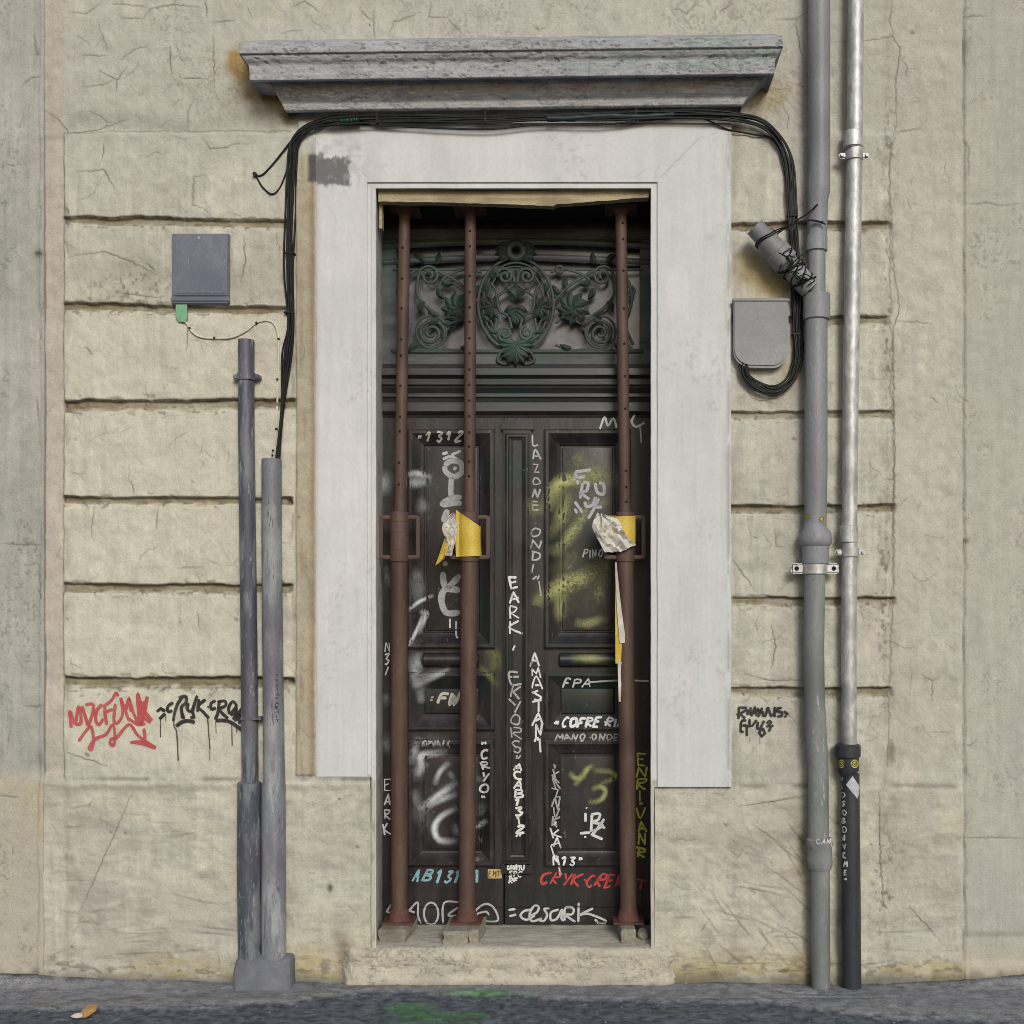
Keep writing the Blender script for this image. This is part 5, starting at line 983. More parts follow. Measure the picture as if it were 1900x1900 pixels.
# ================================================================== steel props, timber, tape
def cyl(mb, a, b, r0, r1=None, seg=20): mb.tube([a, b], [r0, r1 or r0], seg)
PD = .150
def prop(xt, xb, xm, holes, label, tilt, spin):
    """xt, xm, xb: photo px of the axis at head, collar and foot"""
    top = P(xt, 389, PD); foot = P(xb, 1706, PD); t = thing('steel_prop', foot, label, 'prop', 'rusty steel props wedged in the doorway')
    ax = lambda py: P(np.interp(py, [386, 1000, 1706], [xt, xm, xb]), py, PD)
    m = MB(); c = foot; m.box((c.x - .068, PD - .062, c.z - .008), (c.x + .068, PD + .062, c.z), .002); m.tube([c + Vector((0, 0, -.002)), c + Vector((0, 0, .02)), c + Vector((0, 0, .05))], [.052, .045, .038], 20); m.build('base_plate', M['prop_plate'], t)
    m = MB(); m.tube([ax(1704), ax(1400), ax(1200), ax(1040)], .0365, 28); m.build('outer_tube', M['prop'], t)
    m = MB(); m.tube([ax(1060), ax(950), ax(700), ax(500), ax(390)], .0255, 24)
    m.cm = 1  # flat near-black discs, the shade inside each hole painted on
    for py in holes:
        c = ax(py); v = (CAM - c); v.z = 0; v.normalize(); side = Vector((v.y, -v.x, 0)); v2 = (v + side * spin).normalized(); m.disc(c + v2 * .0262, .0058, v2, 12)
    m.build('inner_tube', [M['prop'], M['hole']], t)
    m = MB(); m.tube([ax(1044), ax(1042), ax(1034), ax(960), ax(952), ax(950)], [.037, .0415, .0425, .0425, .041, .036], 28)
    for py in (968, 978, 988, 1020): 
        c = ax(py); m.tube([c + Vector((0, 0, .0015)), c - Vector((0, 0, .0015))], .0437, 28)
    m.build('threaded_collar', M['prop'], t)
    for sx in (-1, 1):
        m = MB(); c0 = ax(960); c1 = ax(1034); o0 = .028; o1 = .082
        for zz in (c0.z, c1.z): m.box((min(c0.x + sx * o0, c0.x + sx * o1), PD - .014, zz - .009), (max(c0.x + sx * o0, c0.x + sx * o1), PD + .004, zz + .009), .003)
        xo = c0.x + sx * o1; m.box((xo - .009, PD - .013, c1.z - .006), (xo + .009, PD + .003, c0.z + .006), .003)
        m.build('handle', M['prop'], t)
    m = MB(); c = top; bm = bmesh.new(); bmesh.ops.create_cube(bm, size=1)
    for v in bm.verts: v.co = Vector((v.co.x * .140, v.co.y * .13, v.co.z * .012))
    bmesh.ops.bevel(bm, geom=list(bm.edges), offset=.002, segments=1, affect='EDGES')
    for v in bm.verts: v.co = Vector((v.co.x + c.x, v.co.y + PD, v.co.z + c.z + v.co.x * tilt + v.co.y * -.05))
    m.bm(bm); m.tube([c + Vector((0, 0, -.028)), c + Vector((0, 0, -.012)), c], [.026, .036, .046], 20); m.build('head_plate', M['prop_plate'], t)
    return t
hl = [505, 460, 575, 615, 660, 690, 720, 745, 775, 805]
prop(751, 741, 741, [463, 520, 575, 632, 662, 718, 775, 802, 860, 900], 'rusty steel prop by the left jamb with both collar handles bare', -.18, .25)
prop(873, 866, 871, [432, 460, 515, 545, 573, 600, 630, 658, 688, 716, 745, 774, 804, 830, 858, 885], 'rusty steel prop left of centre with bright yellow tape round its collar', .10, .1)
prop(1152, 1166, 1160, [417, 447, 505, 575, 640, 700, 760, 875, 905, 932], 'rusty steel prop by the right jamb with pale torn tape on its collar', .0, -.3)
# timber lintel board
m = MB(); xs = np.linspace(702, 1204, 60); vs = []; n = len(xs)
for dd_ in (.012, .055):
    for k, e in enumerate(('t', 'b')):
        for i, x in enumerate(xs):
            yb = np.interp(x, [700, 800, 900, 1000, 1030, 1032, 1100, 1205], [374, 375, 378, 381, 383, 379, 374, 366]) + rnd.uniform(-.7, .7)
            yt = np.interp(x, [700, 760, 900, 1000, 1205], [351.5, 352, 355, 354, 348.5])
            p = P(x, yt if e == 't' else yb, .012); vs.append((p.x, dd_ + (rnd.uniform(-.001, .001)), p.z))
fs = []
for i in range(n - 1): fs += [(i, i + 1, n + i + 1, n + i), (n + i, n + i + 1, 3 * n + i + 1, 3 * n + i), (2 * n + i, 3 * n + i, 3 * n + i + 1, 2 * n + i + 1), (i, 2 * n + i, 2 * n + i + 1, i + 1)]
fs += [(0, n, 3 * n, 2 * n), (n - 1, 3 * n - 1, 4 * n - 1, 2 * n - 1)]
m.add(vs, fs); props(m.build('timber_board', M['timber']), 'warped weathered board wedged across the top of the doorway above the props', 'board')
m = MB(); a_ = P(690, 385.5, .15); b_ = P(1226, 340, .15); m.box((a_.x, .075, a_.z), (b_.x, .40, b_.z), .003); m.build('lintel_shade_filler', M['shade_fill'], door)  # added filler beam, near black: recess shade put into its colour
m = MB(); m.pbox(703, 709, 376, 424, .05, .09, .002); props(m.build('timber_batten', M['timber']), 'short thin batten upright in the top left corner of the doorway', 'batten')
# timber offcuts under the props
def zsill(d): return float(np.interp(d, [-.03, -.005, .03, .10, .25], [.146, .150, .152, .154, .1565]))
def block(px0, px1, dfront, label, h, jit=.003, dback=.24, skew=0):
    a = P(px0, 1740, dfront).x; b = P(px1, 1740, dfront).x; bm = bmesh.new(); bmesh.ops.create_cube(bm, size=1)
    bmesh.ops.subdivide_edges(bm, edges=list(bm.edges), cuts=3, use_grid_fill=True)
    zt = P(0, 1707, PD).z - .0085
    for v in bm.verts:
        fx, fy, fz = v.co.x + .5, v.co.y + .5, v.co.z + .5; d = dfront + (dback - dfront) * fy; z0 = zsill(d) - .004
        v.co = Vector((a + (b - a) * fx + skew * fy + rnd.uniform(-jit, jit), d + rnd.uniform(-jit, jit) * (1.6 if fy < .1 else 1), z0 + ((z0 + h) - z0) * fz + rnd.uniform(-jit, jit) * (.3 if fz > .9 else 1)))
        if fz > .9: v.co.z = min(v.co.z, zt)
    bmesh.ops.bevel(bm, geom=[e for e in bm.edges if len(e.link_faces) == 2 and e.calc_face_angle(0) > .9], offset=.003, segments=2, affect='EDGES')
    m = MB(); m.bm(bm); o = m.build('timber_block', M['block']); props(o, label, 'timber block', 'timber offcuts under the props'); return o
gap = P(0, 1707, PD).z - .0085 - zsill(PD) + .006
block(702, 752, .035, 'chipped timber offcut under the prop by the left jamb', gap, .004, skew=.02)
block(822, 868, .008, 'thick timber offcut under the prop left of centre', gap, .0035)
block(869.5, 888, .03, 'narrow rough offcut tight against the thick one under the middle prop', gap, .004, skew=.015)
block(1152, 1180, .03, 'small timber offcut under the prop by the right jamb', gap, .0035, skew=-.01)
m = MB(); bm = bmesh.new(); bmesh.ops.create_icosphere(bm, subdivisions=3, radius=1)
c = P(1194, 1735, .10)
for v in bm.verts: v.co = Vector((c.x + v.co.x * .030 * (1 + rnd.uniform(-.1, .1)), .11 + v.co.y * .05 * (1 + rnd.uniform(-.1, .1)), zsill(.1) + .014 + v.co.z * .026 * (1 + rnd.uniform(-.15, .15))))
m.bm(bm); props(m.build('rubble', M['block'], smooth=False), 'lump of grey rubble in the right corner of the sill', 'rubble')
# tapes
def sheet(name, rows, mat, label, th=.0012, cat='tape'):
    """rows: lists of (px, py, d); a thin sheet with thickness"""
    nr, nc = len(rows), len(rows[0]); vs = [P(*p) for r_ in rows for p in r_]
    bk = [Vector((v.x, v.y + th, v.z)) for v in vs]; N = nr * nc; fs = []
    for i in range(nr - 1):
        for j in range(nc - 1):
            q = (i * nc + j, i * nc + j + 1, (i + 1) * nc + j + 1, (i + 1) * nc + j); fs += [q, tuple(k + N for k in reversed(q))]
    bd = [j for j in range(nc)] + [i * nc + nc - 1 for i in range(1, nr)] + [(nr - 1) * nc + j for j in range(nc - 2, -1, -1)] + [i * nc for i in range(nr - 2, 0, -1)]
    fs += [(bd[i], bd[i] + N, bd[(i + 1) % len(bd)] + N, bd[(i + 1) % len(bd)]) for i in range(len(bd))]
    m = MB(); m.add(vs + bk, fs); return m
def arc_d(px, cx, r_px=19.5, base=PD):
    u = (px - cx) / r_px; return base - .0445 * math.sqrt(max(0, 1 - min(1, abs(u)) ** 2)) - .0015
t = thing('tape_strip', P(870, 1000, PD - .05), 'bright yellow tape with a crumpled torn tail round the prop left of centre', 'tape')
rows = []
for i in range(13):
    v = i / 12; row = []
    for j in range(21):
        u = j / 20; x = 846 - 4 * v * (1 - v) + (892 - 846) * u + v * 2 * u; yt = 946 + 30 * min(1, u / .95); yb = 1033 - 1.5 * u
        y = yt + (yb - yt) * v; row.append((x, y, arc_d(x, 871, 22) if x > 852 else arc_d(852, 871, 22) - (852 - x) * .0006))
    rows.append(row)
sheet('band', rows, None, None).build('band', M['tape'], t)
rows = []
for i in range(15):
    v = i / 14; row = []
    for j in range(9):
        u = j / 8; xl = np.interp(v, [0, .2, .4, .6, 1], [838, 822, 820, 828, 826]); xr = np.interp(v, [0, .3, .6, 1], [844, 849, 846, 838]); y = 952 + 80 * v
        row.append((xl + (xr - xl) * u, y + rnd.uniform(-1.5, 1.5), PD - .05 + rnd.uniform(-.010, .010)))
    rows.append(row)
sheet('flap', rows, None, None).build('torn_flap', M['tape_white'], t, smooth=False)
rows = [[(830 + 12 * u - 22 * v * (1 - u * .2), 985 + 64 * v - 12 * u * v, PD - .045 + .01 * math.sin(4 * v + 3 * u)) for u in (0, .33, .66, 1)] for v in [k / 9 for k in range(10)]]
sheet('tail', rows, None, None).build('tail', M['tape'], t)
t = thing('tape_strip', P(1150, 990, PD - .05), 'pale crumpled tape over a yellow band round the right hand prop', 'tape')
rows = [[(1118 + 61 * u, 957 + 56 * v + (1 - u) * 2, arc_d(1118 + 61 * u, 1159, 23) if abs(1118 + 61 * u - 1159) < 22 else PD - .02) for u in [k / 24 for k in range(25)]] for v in [k / 8 for k in range(9)]]
sheet('band', rows, None, None).build('band', M['tape'], t)
rows = []
for i in range(15):
    v = i / 14; row = []
    for j in range(13):
        u = j / 12; xl = np.interp(v, [0, .15, .35, .6, 1], [1108, 1102, 1098, 1106, 1122]); xr = np.interp(v, [0, .15, .5, .8, 1], [1128, 1150, 1156, 1166, 1180]); yt = 952 + 4 * u; yb = 1024 - 13 * max(0, u - .5) * 2 
        x = xl + (xr - xl) * u; row.append((x, yt + (yb - yt) * v + rnd.uniform(-1.2, 1.2), min(arc_d(x, 1159, 24), PD - .02) - .014 + .010 * math.sin(5 * v + 7 * u) + .006 * math.sin(17 * u - 9 * v) + rnd.uniform(-.008, .008)))
    rows.append(row)
sheet('flap', rows, None, None).build('torn_flap', M['tape_white'], t, angle=28)
t = thing('tape_strip', P(1152, 1170, PD - .05), 'long thin yellow and white strip hanging down beside the right hand prop', 'tape')
rows = [[(1141 + 1 * v + (2 + 20 * v) * u, 1045 + 186 * v, PD - .03 - .008 * math.sin(3 * v + u)) for u in (0, .5, 1)] for v in [k / 12 for k in range(13)]]
sheet('strip', rows, None, None).build('yellow_face', M['tape'], t)
rows = [[(1141 + 4 * v + (3 + 9 * v) * u + 5 * v * v, 1043 + 150 * v, PD - .040 - .008 * math.sin(3 * v + u)) for u in (0, .5, 1)] for v in [k / 12 for k in range(13)]]
sheet('strip', rows, None, None).build('white_face', M['tape_white'], t)
rows = [[(1146 + 2 * v + (8 - 4 * v) * u, 1228 + 74 * v, PD - .03 + .004 * math.sin(5 * v)) for u in (0, .5, 1)] for v in [k / 8 for k in range(9)]]
sheet('strip', rows, None, None).build('white_tail', M['tape_white'], t)

# ================================================================== left conduits
def clampring(mb, c, r_, h=.02, ears=None, seg=24):
    mb.tube([c + Vector((0, 0, h / 2)), c - Vector((0, 0, h / 2))], r_, seg)
def sw(px0, px1, k=1): return (px1 - px0) * S / 2 * k
cd = -.048
t = thing('conduit', P(466, 1775, cd), 'dark grey open ended conduit, the taller of the two left of the door', 'conduit')
m = MB(); m.tube([P(457, 631, cd), P(457, 800, cd), P(462, 1200, cd), P(464, 1455, cd)], [.0335, .0335, .0345, .0345], 24, False); m.tube([P(457, 633, cd), P(457, 660, cd)], .029, 20, False); m.build('tube', M['conduit_dark'], t)
m = MB(); c = P(458, 700, cd); m.tube([c + Vector((0, 0, .014)), c - Vector((0, 0, .014))], .040, 24); m.box((c.x - .056, cd - .012, c.z - .011), (c.x + .056, cd + .03, c.z + .011), .004); m.build('clamp', M['conduit_dark'], t)
m = MB(); m.tube([P(463, 1450, cd), P(463, 1452, cd), P(462, 1600, cd), P(464, 1780, cd)], [.040, .049, .050, .049], 24); m.build('sleeve', M['conduit_dark'], t)
m = MB(); m.pbox(446, 484, 1331, 1336, cd - .036, cd + .04, .001); m.build('strap', M['conduit_dark'], t)
t = thing('conduit', P(510, 1775, cd), 'pale grey conduit with the cable bundle running down into it', 'conduit')
m = MB(); m.tube([P(504, 852, cd), P(504, 1000, cd), P(507, 1300, cd), P(509, 1445, cd), P(507.5, 1460, cd), P(508, 1780, cd)], [.0415, .0415, .043, .044, .050, .0505], 24, False); m.tube([P(504, 853, cd), P(504, 885, cd)], .037, 20, False); bvA = m.bvh(); cond = m.build('tube', M['conduit_light'], t)
m = MB(); text_v(m, 'TEXTAFARMIT', 512, 1252, 5.5, 8.3, 1.3, (.05, .055, .065), bvA, w_=5, off=.001, alpha=.8); m.build('printed_lettering', M['graf'], t)
for py in (925, 1090, 1256, 1345):
    pass
t = thing('conduit_boot', P(486, 1815, cd), 'rounded grey cement boot at the foot of the two conduits', 'boot')
bm = bmesh.new(); bmesh.ops.create_cube(bm, size=1); bmesh.ops.subdivide_edges(bm, edges=list(bm.edges), cuts=7, use_grid_fill=True)
a = P(432, 1820, -.10); b = P(537, 1776, -.10)
for v in bm.verts:
    q = v.co * 2; ux, uy, uz = q
    def sq_(e): return math.copysign(abs(e) ** 1.0, e)
    rr_ = max(abs(ux), abs(uy)); hyp = (abs(ux) ** 5 + abs(uy) ** 5) ** .2 or 1
    ux, uy = ux * rr_ / hyp, uy * rr_ / hyp
    top_ = 1 - .10 * max(0, uz) ** 2 if rr_ > .5 else 1
    x = (a.x + b.x) / 2 + (b.x - a.x) / 2 * ux * top_ * 1.04; y = -.040 + .068 * uy * top_
    z = -.03 + (b.z + .03) * (uz + 1) / 2 - (.016 * rr_ ** 4 if uz > .9 else 0)
    v.co = Vector((x + .003 * math.sin(40 * z + 3 * ux), y, z + .006 * math.sin(7 * ux + 1) * (uz > .5) + rnd.uniform(-.0012, .0012)))
bmesh.ops.smooth_vert(bm, verts=bm.verts, factor=.5, use_axis_x=True, use_axis_y=True, use_axis_z=True)
m = MB(); m.bm(bm); m.build('cement_block', M['boot'], t, angle=180)

# ================================================================== boxes
t = thing('meter_box', P(371, 563, -.03), 'blue grey rectangular box on the second block left of the door', 'electrical box')
m = MB(); m.pbox(318, 425, 433, 564, -.036, .01, .004); m.build('box_body', M['box_blue'], t)
m = MB(); m.pbox(320.5, 423, 436, 549, -.041, -.030, .003); m.pbox(326, 418, 441, 545, -.0425, -.036, .002); m.build('box_lid', M['box_blue'], t)
m = MB(); c = P(369, 441, -.042); m.disc(c + Vector((0, -.0012, 0)), .0045, (0, -1, 0), 12); m.build('screw', M['galv'], t)
m = MB(); m.pbox(317, 426, 551, 559, -.042, -.03, .003); m.build('drip_lip', M['box_blue'], t)
t = thing('plastic_tag', P(336, 598, -.025), 'small green plastic tab hanging below the blue grey box', 'tag')
m = MB(); m.prism([(326, 565), (347, 565), (347, 590), (343, 598), (331, 596), (326, 588)], -.034, -.028); m.build('tab', M['green_tag'], t)
def cable(mb, pts, r_, d, n=8, seg=8):
    q = smooth([(p[0], p[1], p[2] if len(p) > 2 else d) for p in pts], n); mb.tube([P(*p) for p in q], r_, seg)
m = MB(); cable(m, [(340, 592), (348, 602), (356, 615), (372, 625), (400, 628), (430, 626), (456, 614), (474, 600), (490, 595), (505, 598), (514, 612), (517, 640), (516, 700), (514, 760), (512, 800), (508, 835), (507, 870)], .0026, -.014)
m = MB(); q_ = smooth([(340, 592), (348, 602), (356, 615), (372, 625), (400, 628), (430, 626), (456, 614), (474, 600), (490, 595), (505, 598), (514, 612), (517, 640), (516, 700), (514, 760), (512, 800), (508, 835), (507, 870)], 8); m.tube([P(x_, y_, -max(wallH(x_, y_), wallH(x_ - 4, y_), wallH(x_ + 4, y_), wallH(x_, y_ - 6)) - .0045) for x_, y_ in q_], .0042, 8)
t = thing('telephone_cable', P(440, 620, -.014), 'thin cream cable looping from the green tab to the pale conduit', 'cable'); m.build('cord', M['cable_cream'], t)
for (x, y) in ((352, 609), (398, 627), (476, 599), (517, 629), (515, 704), (513, 796), (507, 836), (506, 845)): c = P(x, y, -wallH(x, y) - .007); m = MB(); m.tube([c + Vector((0, .014, 0)), c + Vector((0, -.006, 0))], .0048, 8); m.build('staple', M['cable'], t)
t = thing('junction_box', P(1411, 685, -.03), 'grey round bottomed box hung right of the white surround', 'electrical box')
ol = [(1361, 556), (1463, 558), (1463, 640)] + [(1463 - 30 + 30 * math.cos(a_), 650 + 33 * math.sin(a_)) for a_ in [k * math.pi / 16 for k in range(0, 9)]] + [(1393 - 32 * math.sin(a_), 650 + 32 * math.cos(a_)) for a_ in [k * math.pi / 16 for k in range(0, 9)]]
m = MB(); m.prism(ol, -.050, .01); m.build('box_body', M['box_grey'], t)
cxm, cym = 1412, 618; m = MB(); m.prism([(cxm + (x - cxm) * .965, cym + (y - cym) * (.965) - 3) for x, y in ol], -.056, -.046); m.build('box_lid', M['box_grey'], t)
m = MB(); m.pbox(1359, 1466, 553, 559, -.062, -.04, .003); m.build('top_lip', M['box_grey'], t)

# ================================================================== grey downpipe
dp = -.075
t = thing('downpipe', P(1522, 1830, dp), 'grey painted downpipe with a tied up diagonal branch', 'pipe')
def pipe(mb, spec, d, seg=28, caps=True):
    """spec: (centre px, py, width px)"""
    k = (D + d) / D; mb.tube([P(x, y, d) for x, y, w_ in spec], [w_ * S * k / 2 for x, y, w_ in spec], seg, caps)
m = MB(); pipe(m, [(1520, -560, 40), (1520, 0, 40), (1520, 300, 40), (1519, 345, 42), (1518, 358, 43), (1517, 372, 38), (1516, 460, 36)], dp); pipe(m, [(1515, 455, 33), (1515, 560, 33)], dp)
pipe(m, [(1514, 580, 42), (1514, 880, 42), (1513, 985, 40)], dp); m.build('upper_pipe', M['pipe_blue'], t)
m = MB(); pipe(m, [(1515, 437, 34), (1515, 439, 40), (1515, 466, 40), (1515, 468, 34)], dp); m.build('coupling', M['pipe_blue'], t); m = MB(); pipe(m, [(1515, 546, 36), (1515, 547, 50), (1515, 593, 50), (1515, 594, 44)], dp); m.build('coupling', M['pipe_blue'], t)
m = MB(); pipe(m, [(1512, 968, 38), (1512, 978, 42), (1513, 990, 58), (1513, 1004, 60), (1513, 1010, 58), (1513, 1014, 50), (1513, 1046, 49), (1513, 1048, 40)], dp); m.build('bell_socket', M['pipe_blue'], t)
m = MB(); pipe(m, [(1512, 1040, 39), (1510, 1200, 38), (1511, 1290, 38), (1514, 1360, 39), (1518, 1420, 38), (1519, 1570, 38)], dp); bvP = m.bvh(); m.build('lower_pipe', M['pipe_green'], t)
m = MB(); pipe(m, [(1520, 1554, 40), (1520, 1556, 47), (1521, 1568, 48), (1521, 1572, 44), (1521, 1592, 46), (1522, 1604, 45), (1522, 1612, 40)], dp); m.build('joint_collar', M['pipe_green'], t)
m = MB(); pipe(m, [(1522, 1606, 37), (1522, 1620, 35), (1523, 1840, 34)], dp); bvQ = m.bvh(); m.build('bottom_pipe', M['pipe_green'], t)
m = MB()  # saddle clamp with two ears
c = P(1512, 1055, dp); m.tube([c + Vector((0, 0, .022)), c - Vector((0, 0, .022))], .0515, 28)
m.box((c.x - .10, dp - .008, c.z - .022), (c.x - .045, dp + .004, c.z + .022), .006); m.box((c.x + .045, dp - .008, c.z - .022), (c.x + .10, dp + .004, c.z + .022), .006)
m.cm = 1
for sx in (-1, 1): m.disc(c + Vector((sx * .078, -.0095, 0)), .0095, (0, -1, 0), 14)
m.build('saddle_clamp', [M['galv'], M['hole']], t)
pm = MB(); pipe(pm, [(1513, 948, 42), (1513, 972, 42)], dp); bvS = pm.bvh()
for (cx_, y_) in ((1498, 959), (1525, 963)):
    m = MB(); stroke(m, [(cx_, y_ - 5.5), (cx_, y_ + 5.5)], 10.5, (.52, .46, .08), bvS, 1.0, off=.001, sm=False, step=1.5); o = m.build('sticker', M['graf'], t); o['label'] = 'small yellow sticker on the socket'
    m = MB(); stroke(m, [(cx_ + 3.6 * math.cos(a_), y_ + 4.2 * math.sin(a_)) for a_ in [k * .45 for k in range(15)]], 1.4, (.06, .05, .02), bvS, .9, off=.002, step=1.5); stroke(m, [(cx_, y_ - 1), (cx_ + .5, y_ + 2)], 1.2, (.06, .05, .02), bvS, .9, off=.002, step=1); m.build('sticker_mark', M['graf'], o)
m = MB(); pm = MB(); pipe(pm, [(1521, 1550, 50), (1521, 1575, 50)], dp); bvR = pm.bvh()
text_h(m, 'CAN', 1513, 1566, 9, 10, 1.9, (.60, .58, .60), bvR, off=.0015, slant=.3); stroke(m, [(1538, 1560), (1543, 1556), (1543, 1572)], 1.6, (.60, .58, .60), bvR, .8, off=.0015); m.build('white_scribble', M['graf'], t)
# diagonal branch with its cap and twisted wire
A_ = P(1400, 421, -.12); B2 = P(1503, 536, -.085); ax_ = (B2 - A_); L_ = ax_.length; ax_.normalize()
m = MB(); at = lambda s_: A_ + ax_ * (L_ * s_)
m.tube([at(0), at(.18), at(.2), at(.2)], [.040, .040, .038, .03], 24); m.tube([at(.16), at(.17), at(.40), at(.41)], [.044, .047, .047, .044], 24); m.tube([at(.39), at(.40), at(.56), at(.58), at(.60)], [.05, .056, .056, .050, .044], 24); m.tube([at(.58), at(1.0)], .045, 24); m.build('branch', M['pipe_blue'], t)
m = MB()
for k in range(7):
    s0 = .62 + .045 * k; c = at(s0); u = ax_.cross(Vector((0, 1, 0))).normalized(); v = ax_.cross(u); pts = []
    for q in range(25):
        an = 2 * math.pi * q / 24; pts.append(c + (u * math.cos(an) + v * math.sin(an)) * (.0475 + .004 * math.sin(an * 2 + k)) + ax_ * (.02 * math.sin(an + k * 1.3)))
    m.tube(pts, .0032, 6)
for s0 in (.175, .20):
    c = at(s0); u = ax_.cross(Vector((0, 1, 0))).normalized(); v = ax_.cross(u); m.tube([c + (u * math.cos(q * .2618) + v * math.sin(q * .2618)) * .0485 + ax_ * .008 * math.sin(q * .5) for q in range(25)], .0032, 6)
for k in range(9):
    s_ = [at(.5 + .05 * k) + Vector((rnd.uniform(-.04, .04), -.05 + rnd.uniform(-.015, .01), rnd.uniform(-.04, .04))) for q in range(5)]
    m.tube([Vector(p) for p in smooth([tuple(x) for x in s_], 5)], .0026, 6)
m.build('wire_binding', M['cable'], t)
m = MB()
cable(m, [(1438, 432), (1455, 424), (1480, 408), (1500, 395), (1517, 379)], .0035, -.12); cable(m, [(1432, 430), (1460, 420), (1490, 410), (1512, 410), (1532, 416)], .0032, -.135); cable(m, [(1440, 436), (1470, 415), (1500, 408), (1528, 412)], .0028, -.13)
m.build('loose_wire', M['cable'], t)

# ================================================================== galvanised pipe into a black one
dg = -.065
t = thing('galvanised_pipe', P(1580, 1385, dg), 'shiny galvanised pipe beside the grey downpipe', 'pipe')
m = MB(); pipe(m, [(1588, -560, 29), (1588, 0, 29), (1586, 250, 29), (1582, 500, 30), (1578, 760, 29), (1576, 1000, 28), (1575, 1200, 28), (1576, 1395, 28)], dg); m.build('tube', M['galv'], t)
for (cx_, y0, y1, w_) in ((1583, 244, 276, 37), (1575, 975, 1008, 33)):
    m = MB(); pipe(m, [(cx_, y0, w_ - 6), (cx_, y0 + 2, w_), (cx_, y1 - 2, w_), (cx_, y1, w_ - 6)], dg); m.build('coupling', M['galv'], t)
for (cx_, y_) in ((1584, 290), (1577, 1025)):
    m = MB(); c = P(cx_, y_, dg); m.tube([c + Vector((0, 0, .018)), c - Vector((0, 0, .018))], .0385, 24)
    for sx in (-1, 1):
        m.box((c.x + sx * .048 - .016, dg - .010, c.z - .012), (c.x + sx * .048 + .016, dg + .006, c.z + .012), .005); q = c + Vector((sx * .052, -.012, 0)); m.tube([q, q + Vector((0, -.006, 0))], [.008, .006], 8)
    m.tube([c + Vector((0, .03, 0)), c + Vector((0, .065, 0))], .008, 8); m.build('pipe_clamp', M['galv'], t)
t = thing('black_pipe', P(1580, 1840, dg), 'black plastic pipe sheathing the foot of the galvanised pipe', 'pipe')
m = MB(); pipe(m, [(1578, 1435, 33), (1578, 1500, 34), (1579, 1700, 36), (1581, 1842, 34)], dg, 28); bvB = m.bvh(); m.build('tube', M['black_pipe'], t)
m = MB(); pipe(m, [(1573, 1380, 40), (1573, 1383, 47), (1573, 1403, 47), (1573, 1406, 40)], dg); pipe(m, [(1574, 1404, 39), (1574, 1430, 40), (1576, 1436, 34)], dg); m.build('rubber_collar', M['black_pipe'], t)
pm = MB(); pipe(pm, [(1574, 1404, 40), (1574, 1436, 40)], dg); bvC = pm.bvh()
for cx_, wd_ in ((1586, 15), (1561, 11)):
    m = MB(); stroke(m, [(cx_, 1409.5), (cx_, 1425)], wd_, (.52, .46, .10), bvC, 1.0, off=.001, sm=False, step=1.5); o = m.build('sticker', M['graf'], t); o['label'] = 'round yellow sticker' if wd_ > 12 else 'yellow sticker turned to the left side'
    m = MB(); stroke(m, [(cx_ + 4.6 * math.cos(a_), 1417 + 5 * math.sin(a_)) for a_ in [k * .45 for k in range(15)]], 1.5, (.07, .06, .02), bvC, .9, off=.002, step=1.5); stroke(m, [(cx_ - 2, 1415), (cx_, 1419), (cx_ + 2.5, 1416)], 1.4, (.07, .06, .02), bvC, .9, off=.002, step=1); m.build('sticker_mark', M['graf'], o)
m = MB(); c_ = [(1582, 1441), (1597, 1470), (1588, 1484), (1570, 1455)]
qa = [(1582, 1440), (1597.5, 1463), (1591, 1482), (1569.5, 1456)]; ng = 9; vs = []
for i in range(ng):
    for j in range(ng):
        u, v = i / (ng - 1), j / (ng - 1); x = (qa[0][0] * (1 - u) + qa[1][0] * u) * (1 - v) + (qa[3][0] * (1 - u) + qa[2][0] * u) * v; y = (qa[0][1] * (1 - u) + qa[1][1] * u) * (1 - v) + (qa[3][1] * (1 - u) + qa[2][1] * u) * v
        p = cast(bvB, x, y, .0015); vs.append(p if p is not None else P(x, y, dg + .0))
m.add(vs, [(i * ng + j, i * ng + j + 1, (i + 1) * ng + j + 1, (i + 1) * ng + j) for i in range(ng - 1) for j in range(ng - 1)])
o = m.build('sticker', M['sticker_g'], t); o['label'] = 'silver diamond shaped sticker'
m = MB(); text_v(m, 'IIOSO8DAVKME"', 1561.5, 1438, 10, 16, 2.0, (.62, .62, .62), bvB, w_=5.5, dx=.35, off=.0015); m.build('white_lettering', M['graf'], t)

